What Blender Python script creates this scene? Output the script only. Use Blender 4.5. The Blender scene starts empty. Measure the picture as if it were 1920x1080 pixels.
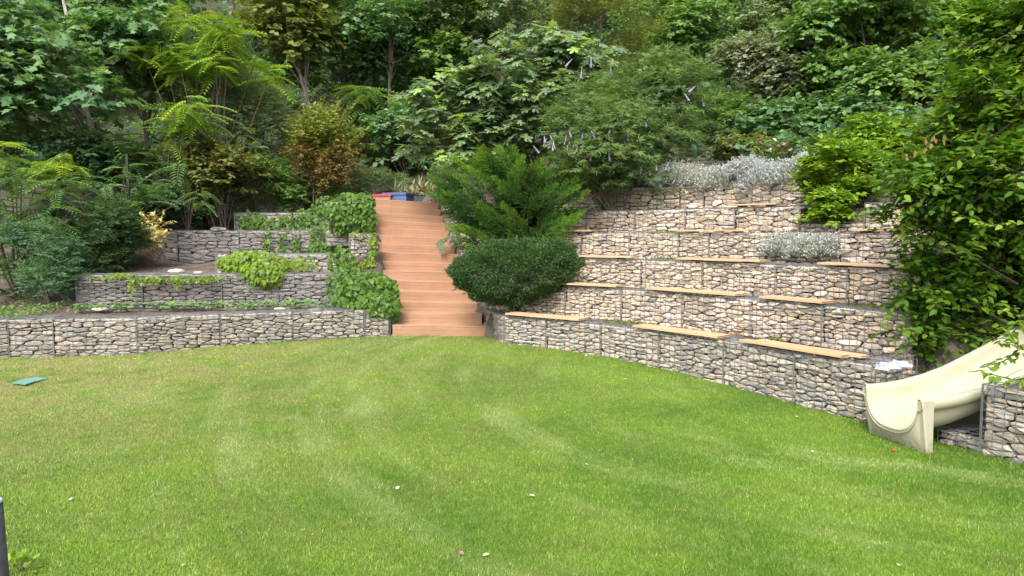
import bpy, math, random
import numpy as np
from mathutils import Vector

# ------------------------------------------------------------------ camera, sky, sun, exposure
SC = bpy.context.scene
COL = SC.collection
EYE, FPX, PITCH = 1.9, 1400.0, math.atan(103 / 1400.0)
cam_d = bpy.data.cameras.new('camera'); cam = bpy.data.objects.new('camera', cam_d); COL.objects.link(cam)
cam.location = (0, 0, EYE); cam.rotation_euler = (math.pi / 2 - PITCH, 0, 0)
cam_d.sensor_width = 36; cam_d.lens = 36 * FPX / 1920; cam_d.clip_start = 0.05; cam_d.clip_end = 400
SC.camera = cam
SUN_EL, SUN_AZ = math.radians(50), math.radians(196)     # high, from behind the camera
w = bpy.data.worlds.new('World'); SC.world = w; w.use_nodes = True
nt = w.node_tree; nt.nodes.clear()
sky = nt.nodes.new('ShaderNodeTexSky'); sky.sky_type = 'NISHITA'; sky.sun_disc = False
sky.sun_elevation = SUN_EL; sky.sun_rotation = SUN_AZ; sky.air_density = 1.0; sky.dust_density = 3.0
hs = nt.nodes.new('ShaderNodeHueSaturation'); hs.inputs['Saturation'].default_value = 0.5
bgn = nt.nodes.new('ShaderNodeBackground'); bgn.inputs['Strength'].default_value = 0.15
wo = nt.nodes.new('ShaderNodeOutputWorld')
nt.links.new(sky.outputs[0], hs.inputs['Color']); nt.links.new(hs.outputs[0], bgn.inputs['Color']); nt.links.new(bgn.outputs[0], wo.inputs[0])
sun_d = bpy.data.lights.new('sun', 'SUN'); sun_d.energy = 1.5; sun_d.angle = math.radians(25); sun_d.color = (1.0, 0.97, 0.92)
sun = bpy.data.objects.new('sun', sun_d); COL.objects.link(sun)
sd = Vector((math.sin(SUN_AZ) * math.cos(SUN_EL), math.cos(SUN_AZ) * math.cos(SUN_EL), math.sin(SUN_EL)))
sun.rotation_euler = (-sd).to_track_quat('-Z', 'Y').to_euler()
vs = SC.view_settings; vs.view_transform = 'Standard'; vs.look = 'None'; vs.gamma = 1.0; vs.use_curve_mapping = False
vs.exposure = 1.62
SC.cycles.max_bounces = 6; SC.cycles.diffuse_bounces = 3; SC.cycles.glossy_bounces = 2; SC.cycles.transmission_bounces = 3
SC.cycles.transparent_max_bounces = 4; SC.cycles.caustics_reflective = False; SC.cycles.caustics_refractive = False
SC.cycles.use_denoising = True

# ------------------------------------------------------------------ helpers
UP = np.array([0.0, 0.0, 1.0])
CP, SP = math.cos(PITCH), math.sin(PITCH)
def ray(px, py):
    a, b = (px - 960) / FPX, -(py - 540) / FPX
    return np.array([a, CP + b * SP, -SP + b * CP])
def at(px, py, Y):                       # the point at distance Y that is seen at a pixel
    d = ray(px, py); d = d * (Y / d[1]); return np.array([d[0], Y, EYE + d[2]])
def atz(px, py, z):                      # the point at height z that is seen at a pixel
    d = ray(px, py); d = d * ((z - EYE) / d[2]); return np.array([d[0], d[1], z])
def pxof(p):
    z = p[2] - EYE
    f, u = p[1] * CP - z * SP, p[1] * SP + z * CP
    return 960 + FPX * p[0] / f, 540 - FPX * u / f
def sstep(a, b, x):
    t = np.clip((np.asarray(x, float) - a) / (b - a), 0, 1); return t * t * (3 - 2 * t)
def nrm(v):
    return v / np.maximum(np.linalg.norm(v, axis=-1, keepdims=True), 1e-9)

def tag(o, label=None, cat=None, group=None, kind=None):
    if label: o['label'] = label
    if cat: o['category'] = cat
    if group: o['group'] = group
    if kind: o['kind'] = kind
    return o
def link(name, me, mat=None, parent=None):
    o = bpy.data.objects.new(name, me); COL.objects.link(o)
    if mat is not None: me.materials.append(mat)
    if parent is not None: o.parent = parent
    return o
def empty(name, loc, label, cat, group=None, rz=0.0):
    o = bpy.data.objects.new(name, None); COL.objects.link(o)
    o.location = [float(c) for c in loc]; o.rotation_euler.z = rz; o.empty_display_size = 0.1
    return tag(o, label, cat, group)
def mesh_py(name, verts, faces, smooth=False):
    me = bpy.data.meshes.new(name); me.from_pydata([tuple(map(float, v)) for v in verts], [], faces)
    if smooth: me.polygons.foreach_set('use_smooth', [True] * len(me.polygons))
    me.update(); return me
def mesh_tri(name, V, T, rnd=None, smooth=False):
    """fast mesh from an (n,3) float array and an (m,3) int array"""
    me = bpy.data.meshes.new(name)
    me.vertices.add(len(V)); me.vertices.foreach_set('co', np.ascontiguousarray(V, np.float32).ravel())
    m = len(T); me.loops.add(m * 3); me.loops.foreach_set('vertex_index', np.ascontiguousarray(T, np.int32).ravel())
    me.polygons.add(m); me.polygons.foreach_set('loop_start', np.arange(0, 3 * m, 3, dtype=np.int32))
    if smooth: me.polygons.foreach_set('use_smooth', np.ones(m, bool))
    me.update(calc_edges=True)
    if rnd is not None:
        a = me.attributes.new('rnd', 'FLOAT', 'POINT'); a.data.foreach_set('value', np.ascontiguousarray(rnd, np.float32))
    return me
class MB:                                 # collects boxes and tubes into one mesh
    def __init__(s): s.v, s.f = [], []
    def add(s, V, F):
        b = len(s.v); s.v.extend([tuple(map(float, p)) for p in V]); s.f.extend([tuple(i + b for i in f) for f in F]); return s
    def box(s, c, half, ax=None):
        c = np.array(c, float); X, Y, Z = ax if ax is not None else (np.array([1., 0, 0]), np.array([0, 1., 0]), UP)
        V = [c + sx * half[0] * X + sy * half[1] * Y + sz * half[2] * Z for sz in (-1, 1) for sy in (-1, 1) for sx in (-1, 1)]
        return s.add(V, [(0, 2, 3, 1), (4, 5, 7, 6), (0, 1, 5, 4), (2, 6, 7, 3), (0, 4, 6, 2), (1, 3, 7, 5)])
    def tube(s, pts, rad, n=6, cap=True):
        pts = [np.array(p, float) for p in pts]; R = rad if hasattr(rad, '__len__') else [rad] * len(pts)
        V, F = [], []
        for i, p in enumerate(pts):
            t = nrm(pts[min(i + 1, len(pts) - 1)] - pts[max(i - 1, 0)])
            a = np.array([0, 0, 1.]) if abs(t[2]) < .9 else np.array([1., 0, 0])
            u = nrm(np.cross(t, a)); v = np.cross(t, u)
            V += [p + R[i] * (math.cos(6.2832 * k / n) * u + math.sin(6.2832 * k / n) * v) for k in range(n)]
        for i in range(len(pts) - 1):
            F += [(i * n + k, i * n + (k + 1) % n, (i + 1) * n + (k + 1) % n, (i + 1) * n + k) for k in range(n)]
        if cap: F += [tuple(range(n))[::-1], tuple((len(pts) - 1) * n + k for k in range(n))]
        return s.add(V, F)
    def build(s, name, mat, parent=None, smooth=False):
        return link(name, mesh_py(name, s.v, s.f, smooth), mat, parent)

# ------------------------------------------------------------------ materials
def new_mat(name):
    m = bpy.data.materials.new(name); m.use_nodes = True; n = m.node_tree; n.nodes.clear()
    out = n.nodes.new('ShaderNodeOutputMaterial'); return m, n, out
def ramp(n, fac, stops, interp='LINEAR'):
    r = n.nodes.new('ShaderNodeValToRGB'); r.color_ramp.interpolation = interp; e = r.color_ramp.elements
    while len(e) < len(stops): e.new(0.5)
    for i, (p, c) in enumerate(stops): e[i].position = p; e[i].color = (*c, 1)
    n.links.new(fac, r.inputs[0]); return r.outputs[0]
def noise(n, vec, scale, detail=4, rough=.55):
    t = n.nodes.new('ShaderNodeTexNoise'); t.inputs['Scale'].default_value = scale; t.inputs['Detail'].default_value = detail
    t.inputs['Roughness'].default_value = rough
    if vec is not None: n.links.new(vec, t.inputs['Vector'])
    return t.outputs['Fac']
def mix(n, fac, a, b, blend='MIX'):
    m = n.nodes.new('ShaderNodeMix'); m.data_type = 'RGBA'; m.blend_type = blend
    for s, v in ((m.inputs[0], fac), (m.inputs[6], a), (m.inputs[7], b)):
        if hasattr(v, 'is_linked'): n.links.new(v, s)
        elif isinstance(v, (int, float)): s.default_value = v
        else: s.default_value = (*v, 1)
    return m.outputs[2]
def maprange(n, v, a, b, c=0.0, d=1.0):
    m = n.nodes.new('ShaderNodeMapRange'); n.links.new(v, m.inputs[0])
    for i, x in enumerate((a, b, c, d)): m.inputs[i + 1].default_value = x
    return m.outputs[0]
def bump(n, h, strength, dist=0.02):
    b = n.nodes.new('ShaderNodeBump'); b.inputs['Strength'].default_value = strength; b.inputs['Distance'].default_value = dist
    n.links.new(h, b.inputs['Height']); return b.outputs[0]
def principled(n, out, color, rough=.6, spec=.5, normal=None, metal=0.0):
    p = n.nodes.new('ShaderNodeBsdfPrincipled'); p.inputs['Roughness'].default_value = rough
    p.inputs['Specular IOR Level'].default_value = spec; p.inputs['Metallic'].default_value = metal
    if hasattr(color, 'is_linked'): n.links.new(color, p.inputs['Base Color'])
    else: p.inputs['Base Color'].default_value = (*color, 1)
    if normal is not None: n.links.new(normal, p.inputs['Normal'])
    if out is not None: n.links.new(p.outputs[0], out.inputs[0])
    return p
def objco(n):
    return n.nodes.new('ShaderNodeTexCoord').outputs['Object']
def worldco(n):
    return n.nodes.new('ShaderNodeNewGeometry').outputs['Position']
def leaf_mat(name, cols, rough=.55, trans=.36, spec=.2):
    m, n, out = new_mat(name)
    a = n.nodes.new('ShaderNodeAttribute'); a.attribute_name = 'rnd'
    k = len(cols); c = ramp(n, a.outputs['Fac'], [(i / (k - 1), x) for i, x in enumerate(cols)])
    c = mix(n, maprange(n, noise(n, worldco(n), 1.1, 2), .35, .65, 0, .35), c, mix(n, 1.0, c, (1.25, 1.1, .75), 'MULTIPLY'))
    p = principled(n, None, c, rough, spec)
    t = n.nodes.new('ShaderNodeBsdfTranslucent'); n.links.new(mix(n, 1.0, c, (1.5, 1.45, .55), 'MULTIPLY'), t.inputs[0])
    ms = n.nodes.new('ShaderNodeMixShader'); ms.inputs[0].default_value = trans
    n.links.new(p.outputs[0], ms.inputs[1]); n.links.new(t.outputs[0], ms.inputs[2]); n.links.new(ms.outputs[0], out.inputs[0])
    return m
def stone_mat(name, cols, tint=(1, 1, 1)):
    m, n, out = new_mat(name)
    r = n.nodes.new('ShaderNodeObjectInfo').outputs['Random']; wc = worldco(n)
    k = len(cols); c = ramp(n, r, [(i / (k - 1), x) for i, x in enumerate(cols)])
    n1 = noise(n, wc, 9, 5, .6); n2 = noise(n, wc, 55, 4, .65)
    c = mix(n, maprange(n, n1, .35, .7, 0, .55), c, mix(n, 1.0, c, (1.25, 1.05, .78), 'MULTIPLY'))
    c = mix(n, maprange(n, n2, .5, .75, 0, .55), c, mix(n, 1.0, c, (.55, .53, .52), 'MULTIPLY'))
    c = mix(n, maprange(n, noise(n, wc, 3.2, 3), .55, .75, 0, .5), c, (.17, .17, .15))
    if tint != (1, 1, 1): c = mix(n, 1.0, c, tint, 'MULTIPLY')
    h = n.nodes.new('ShaderNodeMath'); h.operation = 'ADD'; n.links.new(n1, h.inputs[0]); n.links.new(n2, h.inputs[1])
    principled(n, out, c, .85, .25, bump(n, h.outputs[0], .8, .02)); return m
def plain(name, color, rough=.5, spec=.5, metal=0.0, var=.25, scale=12, bmp=0.0):
    m, n, out = new_mat(name); oc = objco(n); ns = noise(n, oc, scale, 5)
    c = mix(n, maprange(n, ns, .3, .7), tuple(x * (1 - var) for x in color), tuple(min(1, x * (1 + var * .6)) for x in color))
    principled(n, out, c, rough, spec, bump(n, ns, bmp, .01) if bmp else None, metal); return m
def bark_mat(name, a, b):
    m, n, out = new_mat(name); wc = worldco(n)
    mp = n.nodes.new('ShaderNodeMapping'); mp.inputs['Scale'].default_value = (14, 14, 3); n.links.new(wc, mp.inputs[0])
    ns = noise(n, mp.outputs[0], 1.0, 5, .65)
    principled(n, out, mix(n, maprange(n, ns, .3, .7), a, b), .9, .2, bump(n, ns, .8, .02)); return m
def deck_mat(name, a, b):
    m, n, out = new_mat(name); oc = objco(n)
    mp = n.nodes.new('ShaderNodeMapping'); mp.inputs['Scale'].default_value = (1.2, 30, 30); n.links.new(oc, mp.inputs[0])
    g = noise(n, mp.outputs[0], 3, 4); d = noise(n, worldco(n), 2.4, 4); r = n.nodes.new('ShaderNodeObjectInfo').outputs['Random']
    c = mix(n, maprange(n, g, .3, .7), a, b); c = mix(n, maprange(n, d, .45, .75, 0, .5), c, mix(n, 1.0, c, (.72, .68, .66), 'MULTIPLY'))
    c = mix(n, maprange(n, r, 0, 1, 0, .35), c, mix(n, 1.0, c, (.82, .78, .74), 'MULTIPLY'))
    principled(n, out, c, .62, .35, bump(n, g, .15, .004)); return m

M = {}
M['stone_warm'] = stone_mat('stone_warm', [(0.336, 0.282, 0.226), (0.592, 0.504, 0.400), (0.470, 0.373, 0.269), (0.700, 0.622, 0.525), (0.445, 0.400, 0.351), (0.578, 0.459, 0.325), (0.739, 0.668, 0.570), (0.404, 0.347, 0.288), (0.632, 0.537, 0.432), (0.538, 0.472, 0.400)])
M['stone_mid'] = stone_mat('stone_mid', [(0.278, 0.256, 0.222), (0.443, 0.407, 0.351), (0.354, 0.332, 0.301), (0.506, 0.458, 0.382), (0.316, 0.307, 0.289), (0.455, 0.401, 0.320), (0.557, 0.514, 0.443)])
M['stone_grey'] = stone_mat('stone_grey', [(0.224, 0.213, 0.196), (0.381, 0.353, 0.308), (0.302, 0.291, 0.269), (0.437, 0.403, 0.342), (0.269, 0.263, 0.252), (0.370, 0.330, 0.274), (0.482, 0.448, 0.392)])
M['stone_dark'] = stone_mat('stone_dark', [(0.165, 0.157, 0.151), (0.264, 0.250, 0.234), (0.209, 0.200, 0.193), (0.308, 0.288, 0.264), (0.198, 0.193, 0.189)])
M['stone_pale'] = stone_mat('stone_pale', [(.33, .305, .265), (.40, .37, .325), (.29, .275, .245)])
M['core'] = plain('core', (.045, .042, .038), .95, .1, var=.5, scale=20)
M['gravel'] = stone_mat('gravel', [(.20, .195, .19), (.3, .29, .28), (.24, .23, .22)])
M['wire'] = plain('wire', (.19, .195, .20), .5, .5, .4, var=.3)
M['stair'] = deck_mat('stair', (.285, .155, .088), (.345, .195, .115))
M['stair_tread_skylit'] = deck_mat('stair_tread_skylit', (.335, .19, .11), (.40, .24, .145))  # riser board made paler: sky light on the treads put into the colour
M['bench'] = deck_mat('bench', (.46, .285, .15), (.55, .365, .21))
M['bench_side'] = M['bench']
def slide_material():
    m, n, out = new_mat('slide'); oc = objco(n); a, b = noise(n, oc, 4, 5), noise(n, oc, 26, 6, .7); sp = n.nodes.new('ShaderNodeSeparateXYZ'); n.links.new(oc, sp.inputs[0])
    c = mix(n, maprange(n, a, .3, .7), (.345, .325, .225), (.385, .365, .262)); c = mix(n, maprange(n, b, .56, .74, 0, .35), c, (.30, .275, .18))
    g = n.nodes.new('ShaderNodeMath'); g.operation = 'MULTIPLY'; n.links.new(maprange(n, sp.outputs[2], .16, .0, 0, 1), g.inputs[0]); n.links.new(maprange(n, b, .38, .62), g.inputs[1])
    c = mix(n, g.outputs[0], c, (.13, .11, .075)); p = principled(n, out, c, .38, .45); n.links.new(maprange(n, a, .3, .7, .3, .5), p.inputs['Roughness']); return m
M['slide'] = slide_material()
M['steel'] = plain('steel', (.045, .05, .05), .45, .5, .3, var=.3, scale=30)
M['zinc'] = plain('zinc', (.42, .46, .52), .4, .5, .5, var=.1)
M['black'] = plain('black', (.012, .012, .013), .5, .4)
M['blue'] = plain('blue', (.075, .12, .26), .5, .4, var=.15)
M['red'] = plain('red', (.5, .03, .045), .45, .4, var=.15)
M['rosy'] = plain('rosy', (.42, .2, .17), .5, .4, var=.2)
M['brown'] = plain('brown', (.13, .055, .04), .6, .4)
M['slate'] = plain('slate', (.035, .042, .055), .6, .4)
M['white'] = plain('white', (.30, .312, .33), .4, .5, var=.06)
M['teal'] = plain('teal', (.11, .23, .19), .6, .4, var=.2)
M['bark'] = bark_mat('bark', (.075, .06, .05), (.2, .17, .14))
M['bark_pale'] = bark_mat('bark_pale', (.16, .13, .11), (.34, .3, .26))
M['wood_dark'] = bark_mat('wood_dark', (.028, .022, .017), (.06, .048, .036))
M['twig'] = bark_mat('twig', (.06, .045, .03), (.13, .1, .07))
def soil_material():
    m, n, out = new_mat('soil'); wc = worldco(n); a = noise(n, wc, 1.6, 6, .65); b = noise(n, wc, 22, 5, .7)
    c = mix(n, maprange(n, a, .35, .65), (.05, .038, .028), (.15, .115, .09))
    c = mix(n, maprange(n, b, .45, .7), c, (.17, .14, .115)); sp = n.nodes.new('ShaderNodeSeparateXYZ'); n.links.new(wc, sp.inputs[0]); c = mix(n, maprange(n, sp.outputs[1], 20.5, 22.5, 0, .85), c, mix(n, maprange(n, a, .4, .6), (.030, .040, .016), (.045, .036, .024))); principled(n, out, c, .95, .15, bump(n, b, 1.0, .04)); return m
M['soil'] = soil_material()
def grass_color(n, blade):
    wc = worldco(n); sep = n.nodes.new('ShaderNodeSeparateXYZ'); n.links.new(wc, sep.inputs[0])
    big, mid, fine = noise(n, wc, .55, 3), noise(n, wc, 2.1, 4, .6), noise(n, wc, 9, 3)
    lush, lime, straw, olive = (.112, .222, .025), (.195, .318, .039), (.37, .34, .145), (.14, .18, .045)
    c = mix(n, maprange(n, big, .38, .62), lush, lime)
    dry = maprange(n, sep.outputs[0], 2.0, -6.0, .06, 1.0)
    dm = n.nodes.new('ShaderNodeMath'); dm.operation = 'MULTIPLY'; n.links.new(dry, dm.inputs[0]); dy = n.nodes.new('ShaderNodeMath'); dy.operation = 'MULTIPLY'; n.links.new(maprange(n, mid, .30, .60), dy.inputs[0]); n.links.new(maprange(n, sep.outputs[1], 5.5, 10.5, .30, 1.0), dy.inputs[1]); n.links.new(dy.outputs[0], dm.inputs[1])
    c = mix(n, dm.outputs[0], c, straw)
    c = mix(n, maprange(n, mid, .52, .75, 0, .5), c, olive)
    # mower lanes: rings driven round a point beside the terrace
    sub = n.nodes.new('ShaderNodeVectorMath'); sub.operation = 'SUBTRACT'; n.links.new(wc, sub.inputs[0]); sub.inputs[1].default_value = (5.5, 10.5, 0)
    gr = n.nodes.new('ShaderNodeVectorMath'); gr.operation = 'LENGTH'; n.links.new(sub.outputs[0], gr.inputs[0])
    s2 = n.nodes.new('ShaderNodeSeparateXYZ'); n.links.new(sub.outputs[0], s2.inputs[0]); an = n.nodes.new('ShaderNodeMath'); an.operation = 'ARCTAN2'; n.links.new(s2.outputs[1], an.inputs[0]); n.links.new(s2.outputs[0], an.inputs[1])
    ab = n.nodes.new('ShaderNodeMath'); ab.operation = 'ABSOLUTE'; n.links.new(an.outputs[0], ab.inputs[0])
    cb = n.nodes.new('ShaderNodeCombineXYZ'); n.links.new(maprange(n, gr.outputs['Value'], 0, 10, 0, 19), cb.inputs[0]); n.links.new(maprange(n, ab.outputs[0], 0, 3.1416, 0, 5), cb.inputs[1])
    st = noise(n, cb.outputs[0], 1.0, 3, .6)
    c = mix(n, maprange(n, st, .52, .68, 0, 1.0), c, mix(n, maprange(n, noise(n, wc, .9, 3), .40, .60, .12, .66), c, (.34, .42, .155))); c = mix(n, maprange(n, st, .44, .30, 0, .28), c, (.095, .175, .022))
    c = mix(n, maprange(n, fine, .48, .72, 0, .4), c, (.30, .37, .10))
    if blade:
        a = n.nodes.new('ShaderNodeAttribute'); a.attribute_name = 'rnd'
        c = mix(n, 1.0, c, ramp(n, a.outputs['Fac'], [(0, (.5, .55, .45)), (.5, (.95, .95, .9)), (.85, (1.25, 1.2, 1.1)), (1, (1.7, 1.45, 1.5))]), 'MULTIPLY')
    return c
def lawn_material():
    m, n, out = new_mat('turf'); c = mix(n, 1.0, grass_color(n, False), (.55, .55, .5), 'MULTIPLY')
    principled(n, out, c, .95, .1, bump(n, noise(n, worldco(n), 60, 4), .8, .03)); return m
def blade_material():
    m, n, out = new_mat('grass_blade'); c = grass_color(n, True); p = principled(n, None, c, .6, .25)
    t = n.nodes.new('ShaderNodeBsdfTranslucent'); n.links.new(c, t.inputs[0]); ms = n.nodes.new('ShaderNodeMixShader'); ms.inputs[0].default_value = .3
    n.links.new(p.outputs[0], ms.inputs[1]); n.links.new(t.outputs[0], ms.inputs[2]); n.links.new(ms.outputs[0], out.inputs[0]); return m
M['turf'], M['blade'] = lawn_material(), blade_material()

# ------------------------------------------------------------------ plan of the garden
def lawn_z(x, y):
    return -.20 * sstep(13, 7, y) - .12 * sstep(-2, -8, x)
T_TOP = [.47, .97, 1.43, 1.9, 2.36, 2.86]                    # tops of the six tiers right of the stairs
SETB = .82
C1 = np.array([(-.39, 13.03), (.10, 12.66), (1.0, 11.98), (1.80, 11.15), (2.72, 9.98), (3.60, 8.55), (4.14, 7.65), (4.50, 6.98), (4.85, 6.2), (5.1, 5.3)])
def catmull(P, k=10):
    Q = np.vstack([2 * P[0] - P[1], P, 2 * P[-1] - P[-2]]); out = []
    for i in range(1, len(Q) - 2):
        for t in np.linspace(0, 1, k, endpoint=False):
            a, b, c, d = Q[i - 1:i + 3]
            out.append(.5 * (2 * b + (c - a) * t + (2 * a - 5 * b + 4 * c - d) * t * t + (3 * b - a - 3 * c + d) * t ** 3))
    out.append(P[-1]); return np.array(out)
C1s = catmull(C1)
t0 = nrm(C1s[0] - C1s[3]); C1x = np.vstack([C1s[0] + t0 * 24, C1s[0] + t0 * .5, C1s, C1s[-1] + np.array([.25, -1.]) * 12])
def offset(P, d):
    t = nrm(np.gradient(P, axis=0)); nn = np.stack([-t[:, 1], t[:, 0]], 1); return P + nn * d
def sdist(P, x, y):                                            # signed distance, positive behind the curve
    best = np.full(x.shape, 1e9); sg = np.ones(x.shape)
    for a, b in zip(P[:-1], P[1:]):
        ab = b - a; L = (ab ** 2).sum(); t = np.clip(((x - a[0]) * ab[0] + (y - a[1]) * ab[1]) / L, 0, 1)
        dx, dy = x - a[0] - t * ab[0], y - a[1] - t * ab[1]; d = np.hypot(dx, dy)
        s = np.sign(ab[0] * dy - ab[1] * dx); m = d < best; best = np.where(m, d, best); sg = np.where(m, s, sg)
    return best * sg
NST, D0, TREAD, RISE = 15, 13.72, .37, .18
def stair_x(y):                                                # left and right edge of the stairs at distance y
    t = (np.asarray(y, float) - D0) / (TREAD * 14); return -2.21 - 1.33 * t, -.47 - 1.42 * t
L1P = np.array([(-11.4, 10.2), (-8.25, 12.0), (-6.2, 12.25), (-5.05, 12.85), (-3.0, 13.5), (-2.27, 13.7)])
def left_ground(x, y):
    """terraced beds left of the stairs: one step inside each wall"""
    d1 = y - np.interp(x, L1P[:, 0], L1P[:, 1]); y2 = np.interp(x, [-8.36, -6, -3.4], [14.3, 14.55, 14.85])
    terr = .44 + .62 * sstep(.22, .3, y - y2) + np.where(x > -6.05, .36 * sstep(15.45, 15.55, y), .14 * sstep(14.8, 17.5, y))
    terr = terr + (1.9 - terr) * sstep(18.0, 18.1, y) + .48 * sstep(19.45, 19.55, y) * (x > -7.1) + .3 * sstep(20.75, 20.85, y)
    bank = .44 + np.interp(y, [13.2, 14.5, 19, 21], [0, .15, 1.55, 2.2])
    t = np.where(x > -8.33, terr, bank); hill = np.interp(y, [21, 24, 34, 60, 120], [0, .8, 5.8, 18.3, 42])
    return np.where(d1 < .22, -.6, np.where(d1 < .3, -.6 + (d1 - .22) / .08 * 1.04, t)) + hill
def ground(x, y):
    x, y = np.asarray(x, float), np.asarray(y, float)
    sl, sr = stair_x(y)
    left = left_ground(x, y)
    q = sdist(C1x, x, y)
    qs, zs = [-50, .2, .26], [-.6, -.6, T_TOP[0] - .05]
    for k in range(1, 6): qs += [k * SETB + .2, k * SETB + .27]; zs += [T_TOP[k - 1] - .05, T_TOP[k] - .05]
    qs += [6, 9, 18, 45, 100]; zs += [3.1, 4.3, 9.5, 24, 45]
    right = np.interp(q, qs, zs)
    st = np.interp(y, [13.3, 13.6, 19.1, 19.3, 22.5, 25, 34, 60, 120], [-.6, -.25, 2.25, 2.6, 2.7, 3.6, 8.5, 21, 45])
    sb = np.interp(x, [4.0, 4.5, 5.0, 5.5, 6.2, 7.2], [-.35, -.25, -.12, .05, .35, .8])      # the cutting under the slide
    right = np.where((x > 3.7) & (x < 7.2) & (np.abs(y - 7.34 - .26 * (x - 3.79)) < .62), np.minimum(right, sb), right)
    right = np.where((x > 3.75) & (x < 4.8) & (y > 7.6) & (y < 8.7), np.minimum(right, .28), right)
    return np.where(x < sl - .02, left, np.where(x > sr + .02, right, st))
def gz(x, y): return float(ground(np.array([x]), np.array([y]))[0])

def build_ground():
    xs = np.unique(np.concatenate([np.linspace(-60, -13, 24), np.arange(-13, 10, .2), np.linspace(10, 60, 26)]))
    ys = np.unique(np.concatenate([np.linspace(-12, 5, 9), np.arange(5, 24, .2), np.linspace(24, 110, 60)]))
    X, Y = np.meshgrid(xs, ys); Z = ground(X, Y)
    rng = np.random.default_rng(3); Z = Z + rng.normal(0, .012, Z.shape) + .25 * np.sin(X * .9 + 1) * np.sin(Y * .7) * sstep(22, 27, Y)
    nx, ny = len(xs), len(ys); idx = np.arange(nx * ny).reshape(ny, nx)
    a, b, c, d = idx[:-1, :-1].ravel(), idx[:-1, 1:].ravel(), idx[1:, 1:].ravel(), idx[1:, :-1].ravel()
    T = np.vstack([np.stack([a, b, c], 1), np.stack([a, c, d], 1)])
    o = link('hillside', mesh_tri('hillside', np.stack([X.ravel(), Y.ravel(), Z.ravel()], 1), T, smooth=False), M['soil']); o['kind'] = 'structure'
    # the lawn: a sheet that stops under the front walls
    xs, ys = np.arange(-14, 9.01, .25), np.arange(-12, 14.01, .25); X, Y = np.meshgrid(xs, ys); Z = lawn_z(X, Y)
    nx, ny = len(xs), len(ys); idx = np.arange(nx * ny).reshape(ny, nx)
    a, b, c, d = idx[:-1, :-1].ravel(), idx[:-1, 1:].ravel(), idx[1:, 1:].ravel(), idx[1:, :-1].ravel()
    T = np.vstack([np.stack([a, b, c], 1), np.stack([a, c, d], 1)])
    o = link('lawn', mesh_tri('lawn', np.stack([X.ravel(), Y.ravel(), Z.ravel()], 1), T, smooth=True), M['turf']); o['kind'] = 'structure'
build_ground()
def in_lawn(x, y):
    return (sdist(C1x, x, y) < -.04) & (y < np.interp(x, L1P[:, 0], L1P[:, 1]) - .03 + (x > -2.25) * .02)

def build_grass():
    rng = np.random.default_rng(11); P = []
    for y0, y1, dens in ((3.3, 5, 8600), (5, 7, 6000), (7, 9, 3800), (9, 11.5, 2500), (11.5, 13.8, 2100)):
        xr = .70 * y1 + .4; n = int((y1 - y0) * 2 * xr * dens); p = np.stack([rng.uniform(-xr, xr, n), rng.uniform(y0, y1, n)], 1)
        P.append(p[np.abs(p[:, 0]) < .70 * p[:, 1] + .4])
    P = np.vstack(P); P = P[in_lawn(P[:, 0], P[:, 1])]
    # longer grass along the foot of the walls
    q = sdist(C1x, P[:, 0], P[:, 1]); ql = np.interp(P[:, 0], L1P[:, 0], L1P[:, 1]) - P[:, 1]
    edge = np.clip(1 - np.minimum(-q, ql) / .16, 0, 1)
    n = len(P); h = rng.uniform(.013, .033, n) * (1 + edge * rng.uniform(0, 2.6, n)); wd = rng.uniform(.0022, .0042, n) * (.75 + .05 * P[:, 1])
    a = rng.uniform(0, 6.283, n); la = rng.uniform(0, 6.283, n); lean = rng.uniform(.1, .95, n) * h
    base = np.stack([P[:, 0], P[:, 1], lawn_z(P[:, 0], P[:, 1]) - .003], 1)
    u = np.stack([np.cos(a), np.sin(a), 0 * a], 1) * wd[:, None]
    tip = base + np.stack([np.cos(la) * lean, np.sin(la) * lean, h], 1)
    V = np.stack([base - u, base + u, tip], 1).reshape(-1, 3); T = np.arange(3 * n).reshape(-1, 3)
    # tufts differ: one shade for each little patch, with single pale blades
    r = np.clip(rng.normal(.45, .2, n), 0, .9); r[rng.random(n) < .05] = 1.0
    o = link('grass', mesh_tri('grass', V, T, np.repeat(r, 3)), M['blade']); tag(o, 'short mown green grass of the sloping lawn', 'grass', kind='stuff')
    print('grass blades', n)
build_grass()

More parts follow.
